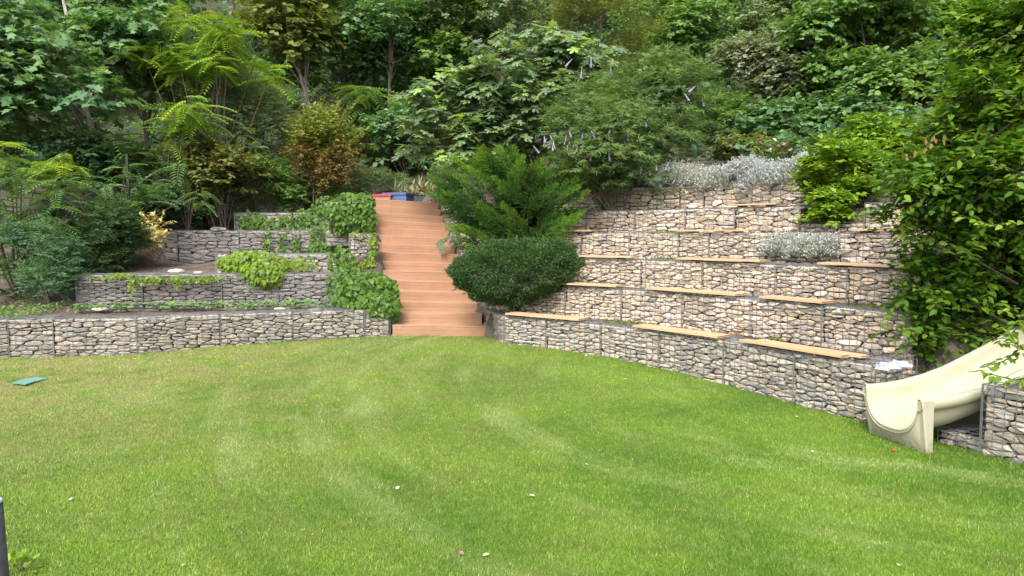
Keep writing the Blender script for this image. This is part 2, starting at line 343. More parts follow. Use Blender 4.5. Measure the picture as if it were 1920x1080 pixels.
# ------------------------------------------------------------------ gabions
def clip_poly(P, mid, nv):                                     # keep the side where (p-mid).nv <= 0
    d = (P - mid) @ nv; out = []
    for i in range(len(P)):
        j = (i + 1) % len(P)
        if d[i] <= 0: out.append(P[i])
        if (d[i] <= 0) != (d[j] <= 0): t = d[i] / (d[i] - d[j]); out.append(P[i] + t * (P[j] - P[i]))
    return np.array(out) if len(out) > 2 else None
def stone_cells(rng, W, H, sw, sh):
    """flat, irregular stones laid in rough courses over a W x H face: a stretched cell pattern"""
    pts = []; y = 0.0
    while y < H:
        rh = sh * rng.choice([.6, .75, .9, 1.1, 1.4]); x = -rng.uniform(0, sw)
        while x < W:
            ww = sw * rng.uniform(.38, 1.05) * (1.0 + .8 * (rng.random() < .2)); pts.append((x + ww / 2, y + rh * (.5 + rng.uniform(-.45, .45)))); x += ww
        y += rh
    pts = np.array(pts); pts = pts[(pts[:, 0] > -.02) & (pts[:, 0] < W + .02) & (pts[:, 1] < H + .01)]
    k = sw / sh * .85; th = rng.normal(0, .04); sh_ = np.array([[1, th * k], [0, k]]); S = pts @ sh_; cells = []
    inv = np.linalg.inv(sh_); rect = np.array([(0, 0), (W, 0), (W, H), (0, H)], float) @ sh_
    for i, c in enumerate(S):
        P = rect
        order = np.argsort(((S - c) ** 2).sum(1))[1:24]
        for j in order:
            t = .5 + rng.uniform(-.0, .0); P = clip_poly(P, c + t * (S[j] - c), S[j] - c)
            if P is None: break
        if P is not None:
            P = P @ inv; x, yy = P[:, 0], P[:, 1]
            if .5 * abs(np.dot(x, np.roll(yy, 1)) - np.dot(yy, np.roll(x, 1))) > .0006: cells.append(P)
    return cells
def round_cell(rng, P, gap):
    """shrink a cell by the joint and knock its corners off"""
    c = P.mean(0); d = P - c; P = c + d * np.maximum(.6, 1 - gap / np.maximum(np.abs(d).max(0), .01))
    E = np.roll(P, -1, 0) - P; L = np.linalg.norm(E, axis=1); Q = []
    for i in range(len(P)):
        if L[i] < .012 and len(P) > 4: Q.append(P[i] + .5 * E[i]); continue
        k = min(.3, .011 / max(L[i], .01)); 
        Q.append(P[i] + E[i] * k * rng.uniform(.6, 1.5)); 
        if len(P) < 7: Q.append(P[i] + E[i] * (1 - k * rng.uniform(.6, 1.5)))
        elif rng.random() < .4: Q.append(P[i] + E[i] * .6)
        if L[i] > .13: Q.insert(len(Q) - (1 if len(P) < 7 else 0), P[i] + E[i] * rng.uniform(.35, .65) + rng.normal(0, .005, 2))
    R = np.array(Q)
    while len(R) > 9: R = np.delete(R, np.argmin(np.linalg.norm(R - np.roll(R, 1, 0), axis=1) + np.linalg.norm(R - np.roll(R, -1, 0), axis=1)), 0)
    return c, R + rng.normal(0, .0018, R.shape)
def stone_geo(rng, P, gap, depth, out=.0):
    """one stone: back ring, rim, inner face, crown point; coordinates (u, v, depth outwards)"""
    c, R = round_cell(rng, P, gap); n = len(R); V = []
    r0 = out - rng.uniform(0, .035); tx, ty = rng.normal(0, .09), rng.normal(.05, .16); h = rng.uniform(.002, .014)
    for p in R: V.append((*(c + (p - c) * .92), -depth))
    for p in R: V.append((*p, r0 - .010 + rng.normal(0, .004) + tx * (p[0] - c[0]) + ty * (p[1] - c[1])))
    for p in R:
        d = p - c; q = c + d * np.maximum(.5, 1 - rng.uniform(.007, .016) / np.maximum(np.abs(d), .016)); V.append((*q, r0 + h * rng.uniform(.3, 1) + tx * (q[0] - c[0]) + ty * (q[1] - c[1])))
    q = c + rng.normal(0, .012, 2); V.append((*q, r0 + h * rng.uniform(.4, 1.5)))
    F = [(k, (k + 1) % n, n + (k + 1) % n, n + k) for k in range(n)] + [(n + k, n + (k + 1) % n, 2 * n + (k + 1) % n, 2 * n + k) for k in range(n)]
    F += [(2 * n + k, 2 * n + (k + 1) % n, 3 * n) for k in range(n)]
    return np.array(V), F, c
NSTONE = [0]
def stone_face(rng, parent, o, U, W, V, H, N, mat, sw, sh, joined=None, gap=.0046):
    """fill the face that starts at o (parent space) and spans W along U and H along V, facing N"""
    U, V, N = (np.array(a, float) for a in (U, V, N)); JV, JF = [], []
    for P in stone_cells(rng, W, H, sw, sh):
        S, F, c = stone_geo(rng, P, gap * rng.uniform(.6, 1.6), .07, out=rng.uniform(-.012, .012))
        Wd = o + S[:, :1] * U + S[:, 1:2] * V + S[:, 2:] * N
        if joined is not None:
            n_ = (len(S) - 1) // 3; F = [tuple(v - n_ for v in f) for f in F[n_:]]; Wd = Wd[n_:]
            b = len(JV); JV.extend(Wd); JF.extend([tuple(i + b for i in f) for f in F]); continue
        c3 = o + c[0] * U + c[1] * V
        s = link('stone', mesh_py('stone', Wd - c3, F), mat, parent); s.location = c3; NSTONE[0] += 1
    if joined is not None and JV:
        s = link(joined, mesh_py(joined, JV, JF), mat, parent); s['kind'] = 'stuff'
def rod(mb, a, b, r):
    a, b = np.array(a, float), np.array(b, float); t = nrm(b - a); u = nrm(np.cross(t, [.3, .5, .8])); v = np.cross(t, u)
    V = [p + r * (su * u + sv * v) for p in (a, b) for su, sv in ((1, 0), (0, 1), (-1, 0), (0, -1))]
    mb.add(V, [(0, 1, 5, 4), (1, 2, 6, 5), (2, 3, 7, 6), (3, 0, 4, 7)])
def gabion(seed, a, b, z0, z1, label, group, mat, depth=.45, left=False, right=False, top=True, sw=.24, sh=.085, gw=.1, gh=.08, wire=.0041):
    """a wire basket packed with stones; a, b: plan points of its front face, left to right as seen from the lawn"""
    rng = np.random.default_rng(seed); a, b = np.array(a[:2], float), np.array(b[:2], float)
    W = np.linalg.norm(b - a); u2 = (b - a) / W; n2 = np.array([u2[1], -u2[0]]); H = z1 - z0
    e = empty('gabion_basket', (a[0], a[1], z0), label, 'gabion', group, math.atan2(u2[1], u2[0]))
    X, Y, Z = np.array([1., 0, 0]), np.array([0, 1., 0]), UP; o = np.zeros(3)   # local: x along the front, -y towards the lawn
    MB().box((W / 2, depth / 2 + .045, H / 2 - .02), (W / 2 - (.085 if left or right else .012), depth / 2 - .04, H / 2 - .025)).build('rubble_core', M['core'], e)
    stone_face(rng, e, o + X * .004, X, W - .008, Z, H - .01, -Y, M[mat], sw, sh)
    if left: stone_face(rng, e, o + Y * depth, -Y, depth - .03, Z, H - .01, -X, M[mat], sw, sh)
    if right: stone_face(rng, e, o + X * W + Y * .03, Y, depth - .03, Z, H - .01, X, M[mat], sw, sh)
    if top: stone_face(rng, e, o + Z * (H - .022), X, W, Y, depth, Z, M['gravel' if mat != 'stone_pale' else mat], .17, .11, joined='top_rubble')
    mb = MB(); y = -.018; r = wire; nx = max(1, round(W / gw)); nz = max(1, round(H / gh)); zt = H + .004
    def jig(): return rng.normal(0, .0035)
    for i in range(nx + 1):
        x = .006 + (W - .012) * i / nx; rr = r * (1.2 if i in (0, nx) else 1)
        rod(mb, (x + jig(), y, 0), (x + jig(), y + jig(), zt), rr); rod(mb, (x, y, zt), (x + jig(), depth, zt), r)
    for k in range(nz + 1):
        z = zt * k / nz; rr = r * (1.2 if k == nz else 1); x1, x2 = .006, W / 2 + jig()
        rod(mb, (x1, y - .004, z + jig()), (x2, y - .004 + jig() * 2, z + jig()), rr); rod(mb, (x2, y - .004, z + jig() * .5), (W - .006, y - .004, z + jig()), rr)
    for k in range(1, int(depth / .1) + 1): rod(mb, (0, .1 * k, zt + .004), (W, .1 * k, zt + .004), r)
    for flag, x in ((left, -.018), (right, W + .018)):
        if flag:
            for k in range(nz + 1): rod(mb, (x, 0, zt * k / nz), (x, depth, zt * k / nz), r)
            for k in range(int(depth / gw) + 2): yy = min(depth, k * gw); rod(mb, (x, yy, 0), (x, yy, zt), r * (1.6 if k == 0 else 1))
    mb.build('wire_mesh', M['wire'], e); return e

ORD = ['first', 'second', 'third', 'fourth', 'fifth', 'sixth', 'seventh', 'eighth', 'ninth']
TIER = ['lowest', 'second', 'third', 'fourth', 'fifth', 'topmost']
def cut(curve, z, pxs):
    """the plan points where a wall's top edge crosses the given picture columns"""
    p = np.array([pxof((x, y, z))[0] for x, y in curve]); o = np.argsort(p)
    return [np.array([np.interp(v, p[o], curve[o, 0]), np.interp(v, p[o], curve[o, 1])]) for v in pxs]
SPL = [[918, 1024, 1126, 1236, 1358, 1490, 1639],
       [None, 1060, 1165, 1280, 1409, 1543, 1700],
       [None, 1085, 1202, 1317, 1455, 1590, 1745],
       [None, 1090, 1180, 1272, 1330, 1436, 1573, 1740],
       [None, 1100, 1190, 1285, 1378, 1500, 1622, 1760],
       [None, 1180, 1275, 1320, 1410, 1545]]
TC = []
for k in range(6):
    c = offset(C1s, SETB * k); tt = nrm(c[0] - c[3]); ext = [c[0] + tt * s for s in np.linspace(6, .1, 40)]
    c = np.vstack([np.array(ext), c])
    keep = c[:, 0] > stair_x(c[:, 1])[1] + .10; TC.append(c[keep])
def right_terrace():
    for k in range(6):
        z1 = T_TOP[k]; z0 = (T_TOP[k - 1] - .04) if k else -.28
        pts = cut(TC[k], z1, [v for v in SPL[k] if v is not None])
        if SPL[k][0] is None:
            if np.linalg.norm(TC[k][0] - pts[0]) > .9: pts = [TC[k][0], .5 * (TC[k][0] + pts[0])] + pts
            else: pts = [TC[k][0]] + pts
        for i, (a, b) in enumerate(zip(pts[:-1], pts[1:])):
            pm = pxof((*(.5 * (a + b)), z1))[0]; zt = z1
            if k == 3 and 1450 < pm < 1560: zt = z1 - .27
            if k == 4 and 1500 < pm < 1622: zt = z1 - .30
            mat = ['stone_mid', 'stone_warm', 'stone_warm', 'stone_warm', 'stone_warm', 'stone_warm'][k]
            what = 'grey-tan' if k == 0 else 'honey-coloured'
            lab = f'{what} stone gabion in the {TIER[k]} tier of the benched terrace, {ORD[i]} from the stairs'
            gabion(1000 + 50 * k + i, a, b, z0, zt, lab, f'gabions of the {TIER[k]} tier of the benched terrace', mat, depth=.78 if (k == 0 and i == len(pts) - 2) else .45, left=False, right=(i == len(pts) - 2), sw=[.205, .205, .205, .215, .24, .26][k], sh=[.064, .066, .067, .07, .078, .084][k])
right_terrace()
for k in range(5):                                             # baskets that flank the right side of the stairs, one for each tier
    b = TC[k][0].copy(); y2 = TC[k + 1][0][1] + .3; b[0] = float(stair_x(b[1])[1]) + .075; a = np.array([float(stair_x(y2)[1]) + .075, y2])
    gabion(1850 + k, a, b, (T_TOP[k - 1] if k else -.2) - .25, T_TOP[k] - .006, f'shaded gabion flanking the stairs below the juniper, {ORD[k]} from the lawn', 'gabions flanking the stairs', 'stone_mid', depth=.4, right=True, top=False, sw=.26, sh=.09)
# the cages past the slide, a low one under the chute and a full one at the edge of the frame
pc = cut(C1s, .47, [1764, 1858])
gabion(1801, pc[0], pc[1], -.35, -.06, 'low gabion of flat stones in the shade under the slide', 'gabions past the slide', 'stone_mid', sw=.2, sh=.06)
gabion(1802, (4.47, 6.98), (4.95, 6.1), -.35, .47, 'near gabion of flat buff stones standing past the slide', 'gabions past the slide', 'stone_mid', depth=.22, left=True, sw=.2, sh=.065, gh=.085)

def left_terrace():
    def row(P, z0, z1, pxs, labf, grp, mat, seed, **kw):
        pts = cut(np.array(P), z1, pxs)
        for i, (a, b) in enumerate(zip(pts[:-1], pts[1:])):
            n = len(pts) - 2 - i
            gabion(seed + i, a, b, z0, z1, labf(n), grp, mat, left=(i == 0 and kw.get('lside', False)), right=(n == 0 and kw.get('rside', False)),
                   **{q: v for q, v in kw.items() if q not in ('lside', 'rside')})
    row(catmull(L1P, 4), -.42, .5, [-170, 14, 99, 255, 412, 548, 683, 731], lambda n: f'long low buff stone gabion along the lawn, {ORD[n]} leftward from the stairs',
        'gabions of the low lawn wall', 'stone_grey', 2000, sw=.23, sh=.066, gh=.085, rside=True)
    row([(-8.36, 14.3), (-6, 14.55), (-3.4, 14.85)], .38, 1.1, [143, 265, 414, 520, 640], lambda n: f'dark grey slab gabion behind the strawberry bed, {ORD[n]} leftward from the stairs',
        'gabions behind the strawberry bed', 'stone_dark', 2100, sw=.25, sh=.066, lside=True)
    row([(-6.1, 15.25), (-3.3, 15.35)], 1.0, 1.47, [405, 530, 662], lambda n: ['grey gabion beside the stone pillar, hung with a green creeper', 'grey gabion hidden by the lime-green creeper mound'][n],
        'gabions under the lime creeper', 'stone_grey', 2200, sw=.26, sh=.075, lside=True)
    row([(-9.6, 17.7), (-3.4, 18.0)], 1.15, 1.96, [215, 330, 445, 560, 690], lambda n: f'weathered grey gabion above the bare soil bank, {ORD[n]} leftward from the stairs',
        'gabions above the bare soil bank', 'stone_dark', 2300, sw=.33, sh=.095, lside=True)
    row([(-7.2, 19.2), (-4.0, 19.35)], 1.85, 2.42, [440, 545, 650], lambda n: ['pale-topped gabion half hidden by creeper near the stair top', 'pale-topped gabion at the upper end of the hanging creeper'][n],
        'gabions below the hedge shrubs', 'stone_grey', 2400, sw=.32, sh=.09, lside=True)
    row([(-7.4, 20.6), (-5.4, 20.7)], 2.35, 2.83, [478, 570], lambda n: 'uppermost dark gabion under the yellow-orange shrub', 'gabions below the hedge shrubs', 'stone_dark', 2500, sw=.32, sh=.09)
    sx = lambda y: float(stair_x(y)[0]) - .06
    gabion(2601, (at(676, 500, 14.15)[0], 14.15), (sx(14.7), 14.1), .45, .97, 'stair-side gabion smothered in creeper, the lowest', 'stair-side pillars', 'stone_grey', depth=.6, right=True, sw=.22, sh=.07)
    gabion(2602, (at(657, 500, 15.6)[0], 15.6), (sx(16.1), 15.55), .85, 1.89, 'pale stone gabion pillar standing beside the stairs', 'stair-side pillars', 'stone_pale', depth=.55, left=True, right=True, sw=.24, sh=.075)
    gabion(2603, (at(610, 400, 17.4)[0], 17.4), (sx(18.0), 17.35), 1.6, 2.62, 'stair-side gabion under the dense leafy mound, the topmost', 'stair-side pillars', 'stone_grey', depth=.7, right=True, sw=.3, sh=.09)
left_terrace()
print('stones', NSTONE[0])

# ------------------------------------------------------------------ stairs
def board_mesh(mb, c, L, wd, th, X, Y, Z):
    mb.box(c, (L / 2, wd / 2, th / 2), (X, Y, Z))
def stairs():
    xl, xr = stair_x(D0); e = empty('garden_stairs', (-1.34, D0, 0), 'terracotta-coloured deck-board stairs climbing from lawn to upper garden', 'stairs')
    rng = random.Random(5); org = np.array([-1.34, D0, 0.])
    for k in range(NST):
        y = D0 + TREAD * k; xl, xr = (float(v) for v in stair_x(y)); f = k / 14
        droop = .012 + .045 * f; dy = -.06 + .40 * f; zt = RISE * (k + 1) + .015
        zb = -.12 if k == 0 else RISE * k
        A, B = np.array([xl, y, zt + droop * .85]), np.array([xr, y + dy, zt - droop * .85]); X = nrm(B - A); L = np.linalg.norm(B - A)
        Y = nrm(np.cross(UP, X)); Z = np.cross(X, Y); c = (A + B) / 2 - org
        hgt = zt - zb - .022
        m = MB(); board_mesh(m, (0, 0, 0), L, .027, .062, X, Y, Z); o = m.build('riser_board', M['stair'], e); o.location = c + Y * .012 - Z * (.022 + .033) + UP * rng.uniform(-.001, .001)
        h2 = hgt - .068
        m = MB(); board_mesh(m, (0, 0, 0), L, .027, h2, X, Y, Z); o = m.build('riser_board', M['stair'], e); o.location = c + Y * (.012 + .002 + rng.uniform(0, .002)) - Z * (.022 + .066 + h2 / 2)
        dt = .455 if k == 14 else TREAD + .03
        nb = 3
        for j in range(nb):
            wdt = dt / nb - .005
            m = MB(); board_mesh(m, (0, 0, 0), L + .01, wdt, .022, X, Y, Z); o = m.build('tread_board', M['stair_tread_skylit'], e)
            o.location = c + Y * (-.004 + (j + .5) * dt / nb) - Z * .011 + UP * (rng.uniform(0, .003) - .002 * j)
stairs()

# ------------------------------------------------------------------ benches
def hollow_board(L, wd=.145, th=.026):
    m = MB(); t = .004
    m.box((0, 0, th / 2 - t / 2), (L / 2, wd / 2, t / 2)); m.box((0, 0, -th / 2 + t / 2), (L / 2, wd / 2, t / 2))
    for i in range(6):
        y = -wd / 2 + t / 2 + (wd - t) * i / 5; m.box((0, y, 0), (L / 2 - .001, t / 2, th / 2 - t))
    return m
def bench(tier, x0, x1, label, skew=(0, 0), overhang=.05):
    z = T_TOP[tier]; c = TC[tier]; a, b = cut(c, z, [x0, x1]); u = nrm(b - a); n = np.array([u[1], -u[0]]); L = np.linalg.norm(b - a)
    mid = (a + b) / 2
    e = empty('plank_bench', (mid[0], mid[1], z + .012), label, 'bench', 'plank benches of the terrace', math.atan2(u[1], u[0]))
    MB().box((-L * .3, .12, .006), (.025, .13, .012)).box((L * .3, .12, .006), (.025, .13, .012)).build('batten', M['black'], e)
    for j in range(2):
        o = hollow_board(L).build('board', M['bench'], e); o.location = (skew[j], -overhang + .0725 + j * .150, .034 + .002 * j); o.rotation_euler.z = .006 * (j * 2 - 1)
BN = [(0, 950, 1088, 'plank bench on the lowest tier nearest the stairs, below the clipped dome', (0, 0)),
      (0, 1190, 1350, 'middle plank bench on the lowest tier, between the dome bush and can', (0, 0)),
      (0, 1396, 1590, 'long two-board bench on the lowest tier with a small can on it', (-.05, .09)),
      (1, 1012, 1158, 'second-tier plank bench touching the right edge of the clipped dome bush', (0, 0)),
      (1, 1212, 1383, 'longest second-tier plank bench, in the middle of that tier', (0, 0)),
      (1, 1427, 1546, 'short second-tier plank bench farthest from the stairs', (0, 0)),
      (2, 1058, 1186, 'third-tier plank bench at the upper edge of the dome bush', (0, 0)),
      (2, 1270, 1428, 'third-tier plank bench in the middle, below a fourth-tier bench', (0, 0)),
      (2, 1536, 1742, 'third-tier plank bench running behind the leafy tree at its end', (0, 0)),
      (3, 1056, 1111, 'short bench end showing under the dark juniper on the fourth tier', (0, 0)),
      (3, 1268, 1406, 'fourth-tier plank bench beside the small grey lavender', (0, 0)),
      (3, 1598, 1690, 'fourth-tier plank bench mostly hidden by the leafy tree', (0, 0)),
      (4, 1368, 1458, 'highest plank bench, below the long lavender row', (0, 0))]
for t, x0, x1, lab, sk in BN: bench(t, x0, x1, lab, sk)

# ------------------------------------------------------------------ slide
def slide():
    f0, f1 = np.array([3.68, 7.72]), np.array([3.90, 6.96]); cdir = nrm(np.array([.965, .25])); mid = (f0 + f1) / 2
    e = empty('playground_slide', (mid[0], mid[1], -.2), 'cream moulded plastic slide chute ending on the lawn', 'slide', rz=math.atan2(cdir[1], cdir[0]))
    # local frame: x up the chute, y to the far side, z from the ground
    S = np.array([-.02, .05, .12, .25, .45, .7, .95, 1.2, 1.5, 1.9, 2.4, 3.0])
    zr = np.interp(S, [0, .1, .3, .6, .95, 1.3, 1.9, 3.0], [.525, .53, .54, .575, .67, .80, 1.05, 1.6])      # rim height
    zb = np.interp(S, [0, .1, .3, .6, .95, 1.3, 1.9, 3.0], [.175, .18, .195, .25, .37, .51, .76, 1.3])        # chute bottom
    hw = .395; nu = 22; V, F = [], []
    prof = []
    for j in range(nu + 1):                                     # inner U as a superellipse
        t = math.pi * j / nu; cx, sx = math.cos(t), math.sin(t); prof.append((-(hw - .055) * math.copysign(abs(cx) ** .72, cx), 1 - abs(sx) ** .85))
    for i, s in enumerate(S):
        r, b = zr[i], zb[i]; dpt = r - b; row = []
        row += [(-hw + .03, r - .115), (-hw, r - .10), (-hw - .004, r - .03), (-hw + .02, r), (-hw + .048, r - .004)]
        row += [(y, b + dpt * q - .012) for y, q in prof[1:-1]]
        row += [(hw - .048, r - .004), (hw - .02, r), (hw + .004, r - .03), (hw, r - .10), (hw - .03, r - .115)]
        V += [(s, y, z) for y, z in row]
    w_ = len(row)
    for i in range(len(S) - 1):
        F += [(i * w_ + j, i * w_ + j + 1, (i + 1) * w_ + j + 1, (i + 1) * w_ + j) for j in range(w_ - 1)]
    # underside shell, 3 cm below
    nb = len(V); und = []
    for i, s in enumerate(S):
        r, b = zr[i], zb[i]; dpt = r - b
        V += [(s, -hw + .03, r - .115)] + [(s, y * 1.03, min(b + dpt * q - .045, r - .12)) for y, q in prof[1:-1]] + [(s, hw - .03, r - .115)]
    w2 = nu + 1
    for i in range(len(S) - 1): F += [(nb + i * w2 + j, nb + (i + 1) * w2 + j, nb + (i + 1) * w2 + j + 1, nb + i * w2 + j + 1) for j in range(w2 - 1)]
    me = mesh_py('chute', V, F, True); o = link('chute', me, M['slide'], e)
    # front apron: from the U edge to the ground, set back at the foot, with two rounded legs
    V, F = [], []; rows = 7
    top = [(-.02, y, z) for y, z in row0(zr[0], zb[0], hw, prof)]
    for k in range(rows):
        t = k / (rows - 1)
        for (x, y, z) in top: V.append((x + .10 * t, y * (1 - .05 * t), z * (1 - t) - .05 * t))
    n = len(top)
    for k in range(rows - 1): F += [(k * n + j, (k + 1) * n + j, (k + 1) * n + j + 1, k * n + j + 1) for j in range(n - 1)]
    link('front_apron', mesh_py('front_apron', V, F, True), M['slide'], e)
    for sgn in (-1, 1):
        V, F = [], []
        for k in range(6):
            t = k / 5; z = (zr[0] - .012) * (1 - t) - .05 * t; x0 = -.02 + .10 * t; y0 = sgn * hw * (1 - .05 * t); d = .135 - .075 * t
            V += [(x0 - .004, y0 - sgn * .05, z), (x0 - .002, y0, z), (x0 + .014, y0 + sgn * .012, z), (x0 + d, y0 + sgn * .008, z), (x0 + d, y0 - sgn * .03, z)]
        for k in range(5):
            for j in range(5):
                q = (k * 5 + j, (k + 1) * 5 + j, (k + 1) * 5 + (j + 1) % 5, k * 5 + (j + 1) % 5); F.append(q if sgn < 0 else q[::-1])
        link('leg', mesh_py('leg', V, F, False), M['slide'], e)
    # joint between the two mouldings
    i = 6; mb = MB(); mb.tube([(S[i], y, zb[i] + (zr[i] - zb[i]) * q - .010) for y, q in prof[2:-2]], .003, 4); mb.build('joint_seam', M['zinc'], e)
def row0(r, b, hw, prof):
    d = r - b
    return [(-hw, r - .05), (-hw + .02, r)] + [(y, b + d * q - .012) for y, q in prof[1:-1]] + [(hw - .02, r), (hw, r - .05)]
slide()

# ------------------------------------------------------------------ foliage tools
def T_(v, f): return np.array(v, float), np.array(f, int)
def fan(outline, fold=.0, droop=.0):
    c = np.mean(outline, 0); P = [(0, c[1], 0)] + [(x, y, fold * abs(x) - droop * y * y) for x, y in outline]; n = len(outline)
    return T_(P, [(0, 1 + i, 1 + (i + 1) % n) for i in range(n)])
OVAL = T_([(0, 0, 0), (-.27, .32, .06), (-.19, .72, .0), (0, 1, -.1), (.19, .72, .0), (.27, .32, .06)], [(0, 3, 1), (1, 3, 2), (0, 5, 3), (5, 4, 3)])
WIDE = T_([(0, 0, 0), (-.42, .5, .08), (0, 1, -.12), (.42, .5, .08)], [(0, 2, 1), (0, 3, 2)])
DIAM = T_([(0, 0, 0), (-.24, .5, .06), (0, 1, -.08), (.24, .5, .06)], [(0, 2, 1), (0, 3, 2)])
ROUND = T_([(0, 0, 0), (-.38, .35, .06), (-.25, .8, 0), (0, 1, -.08), (.25, .8, 0), (.38, .35, .06)], [(0, 3, 1), (1, 3, 2), (0, 5, 3), (5, 4, 3)])
NARROW = T_([(0, 0, 0), (-.085, .45, .03), (0, 1, -.12), (.085, .45, .03)], [(0, 2, 1), (0, 3, 2)])
MAPLE = fan([(0, 0), (.5, .1), (.33, .33), (.56, .62), (.22, .58), (0, 1), (-.22, .58), (-.56, .62), (-.33, .33), (-.5, .1)], .1, .15)
IVY = fan([(0, 0), (.3, -.04), (.52, .36), (.24, .42), (.3, .66), (0, 1), (-.3, .66), (-.24, .42), (-.52, .36), (-.3, -.04)], .12, .2)
FIG = fan([(0, 0), (.26, .04), (.4, .28), (.24, .36), (.44, .72), (.32, .84), (.15, .6), (.1, .95), (0, 1), (-.1, .95), (-.15, .6), (-.32, .84), (-.44, .72), (-.24, .36), (-.4, .28), (-.26, .04)], .12, .2)
def frond_tmpl(pairs=10, lw=.27, droop=.45, wid=.085):
    V, F = [], []
    for i in range(pairs):
        y = .14 + .82 * i / (pairs - 1); z = -droop * y * y; ll = lw * (1 - .55 * (i / (pairs - 1)) ** 2)
        for s in (-1, 1):
            b = len(V); V += [(0, y, z), (s * ll * .5, y + .0 - wid / 2 + .05, z - .01), (s * ll, y + .10, z - .07), (s * ll * .5, y + wid / 2 + .06, z - .01)]
            F += [(b, b + 2, b + 1), (b, b + 3, b + 2)]
    b = len(V); V += [(-.008, 0, 0), (.008, 0, 0), (-.008, .5, -droop * .25), (.008, .5, -droop * .25), (0, 1, -droop)]
    F += [(b, b + 1, b + 3), (b, b + 3, b + 2), (b + 2, b + 3, b + 4)]
    return T_(V, F)
FROND = frond_tmpl(); FROND_S = frond_tmpl(7, .3, .45, .1)
PALM5 = (lambda: T_(*(lambda L: ([v for l in L for v in l], [tuple(4 * i + k for k in t) for i in range(len(L)) for t in ((0, 2, 1), (0, 3, 2))]))(
    [[(0, 0, 0), (.5 * l * math.sin(a) - .06 * math.cos(a), .5 * l * math.cos(a) + .06 * math.sin(a), .03), (l * math.sin(a), l * math.cos(a), -.12), (.5 * l * math.sin(a) + .06 * math.cos(a), .5 * l * math.cos(a) - .06 * math.sin(a), .03)]
     for a, l in ((0, 1.), (.7, .85), (-.7, .85))])))()
def scatter(tm, pos, tip, nor, size, rng, rnd=None):
    """many copies of a leaf outline as one vertex and triangle array"""
    V0, F0 = tm; n = len(pos); Y = nrm(tip); Z = nrm(nor - (nor * Y).sum(1, keepdims=True) * Y); X = np.cross(Y, Z); s = np.asarray(size).reshape(-1, 1, 1) if hasattr(size, '__len__') else size
    V = pos[:, None, :] + s * (V0[None, :, 0:1] * X[:, None] + V0[None, :, 1:2] * Y[:, None] + V0[None, :, 2:3] * Z[:, None])
    T = (F0[None] + (np.arange(n) * len(V0))[:, None, None]).reshape(-1, 3)
    if rnd is None: rnd = rng.random(n)
    return V.reshape(-1, 3), T, np.repeat(rnd, len(V0))
class Fol:
    def __init__(s): s.V, s.T, s.R, s.n = [], [], [], 0
    def add(s, VTR): s.V.append(VTR[0]); s.T.append(VTR[1] + s.n); s.R.append(VTR[2]); s.n += len(VTR[0]); return s
    def build(s, name, mat, parent):
        global NTRI
        V, T, R = np.vstack(s.V), np.vstack(s.T), np.concatenate(s.R); NTRI += len(T)
        off = np.array(parent.location) if parent is not None else 0
        return link(name, mesh_tri(name, V - off, T, R), mat, parent)
NTRI = 0
def rdir(rng, n): return nrm(rng.normal(size=(n, 3)))
def lumps(rng, c, r, n, lr, low=-.75, fill=.35):
    """smaller rounded masses spread over a crown"""
    d = rdir(rng, n * 4); d = d[d[:, 2] > low][:n]; u = rng.uniform(fill, .92, len(d)) ** .6
    C = c + d * np.array(r) * u[:, None]; R = rng.uniform(.7, 1.3, len(d))[:, None] * np.array([lr, lr, lr * .72])
    return C, R
def twig_leaves(rng, C, R, ntwig, nleaf, L, size, tm, droop=.35, spread=.9, fol=None, flat=.7, wood=None, szvar=.35, shade_in=True, upb=.35):
    """leafy twigs that leave each mass outwards, leaves in two ranks along them"""
    wgt = (R ** 2).sum(1); ci = rng.choice(len(C), ntwig, p=wgt / wgt.sum()); d = rdir(rng, ntwig); d[:, 2] = np.where(d[:, 2] < -.45, -d[:, 2], d[:, 2])
    st = C[ci] + d * R[ci] * rng.uniform(.35, .95, (ntwig, 1)); out = nrm(d / R[ci] * R[ci].mean() + np.array([0, 0, upb]) + rng.normal(0, .35, (ntwig, 3)))
    out[:, 2] *= .75; out = nrm(out); lat = nrm(np.cross(out, UP) + rng.normal(0, .05, (ntwig, 3)))
    t = (np.arange(nleaf) + .5) / nleaf; side = np.where(np.arange(nleaf) % 2, 1., -1.)
    ln = L * rng.uniform(.6, 1.25, (ntwig, 1, 1)); dz = -(t ** 2)[None, :, None] * np.array([0, 0, 1.]) * droop * ln
    pos = st[:, None] + out[:, None] * ln * t[None, :, None] + dz + rng.normal(0, .02 * L, (ntwig, nleaf, 3))
    tip = out[:, None] * .55 + lat[:, None] * (side * spread)[None, :, None] + rng.normal(0, .3, (ntwig, nleaf, 3)); tip[..., 2] -= droop * .8
    nor = UP * flat + out[:, None] * (1 - flat) * 1.2 + rng.normal(0, .33, (ntwig, nleaf, 3))
    tw = rng.random((ntwig, 1)) * .6; rnd = np.clip(tw + rng.random((ntwig, nleaf)) * .4, 0, 1)
    sz = size * rng.uniform(1 - szvar, 1 + szvar, ntwig * nleaf)
    f = fol or Fol(); f.add(scatter(tm, pos.reshape(-1, 3), tip.reshape(-1, 3), nor.reshape(-1, 3), sz, rng, rnd.ravel()))
    if wood is not None:
        for i in range(0, ntwig, wood[1]):
            e = st[i] + out[i] * ln[i, 0] * .9; e = e + np.array([0, 0, -droop * ln[i, 0, 0] * .8]); wood[0].tube([st[i] - out[i] * L * .4, st[i] + out[i] * ln[i, 0] * .5 - UP * droop * .2 * ln[i, 0], e], [.006, .0045, .002], 3, False)
    return f
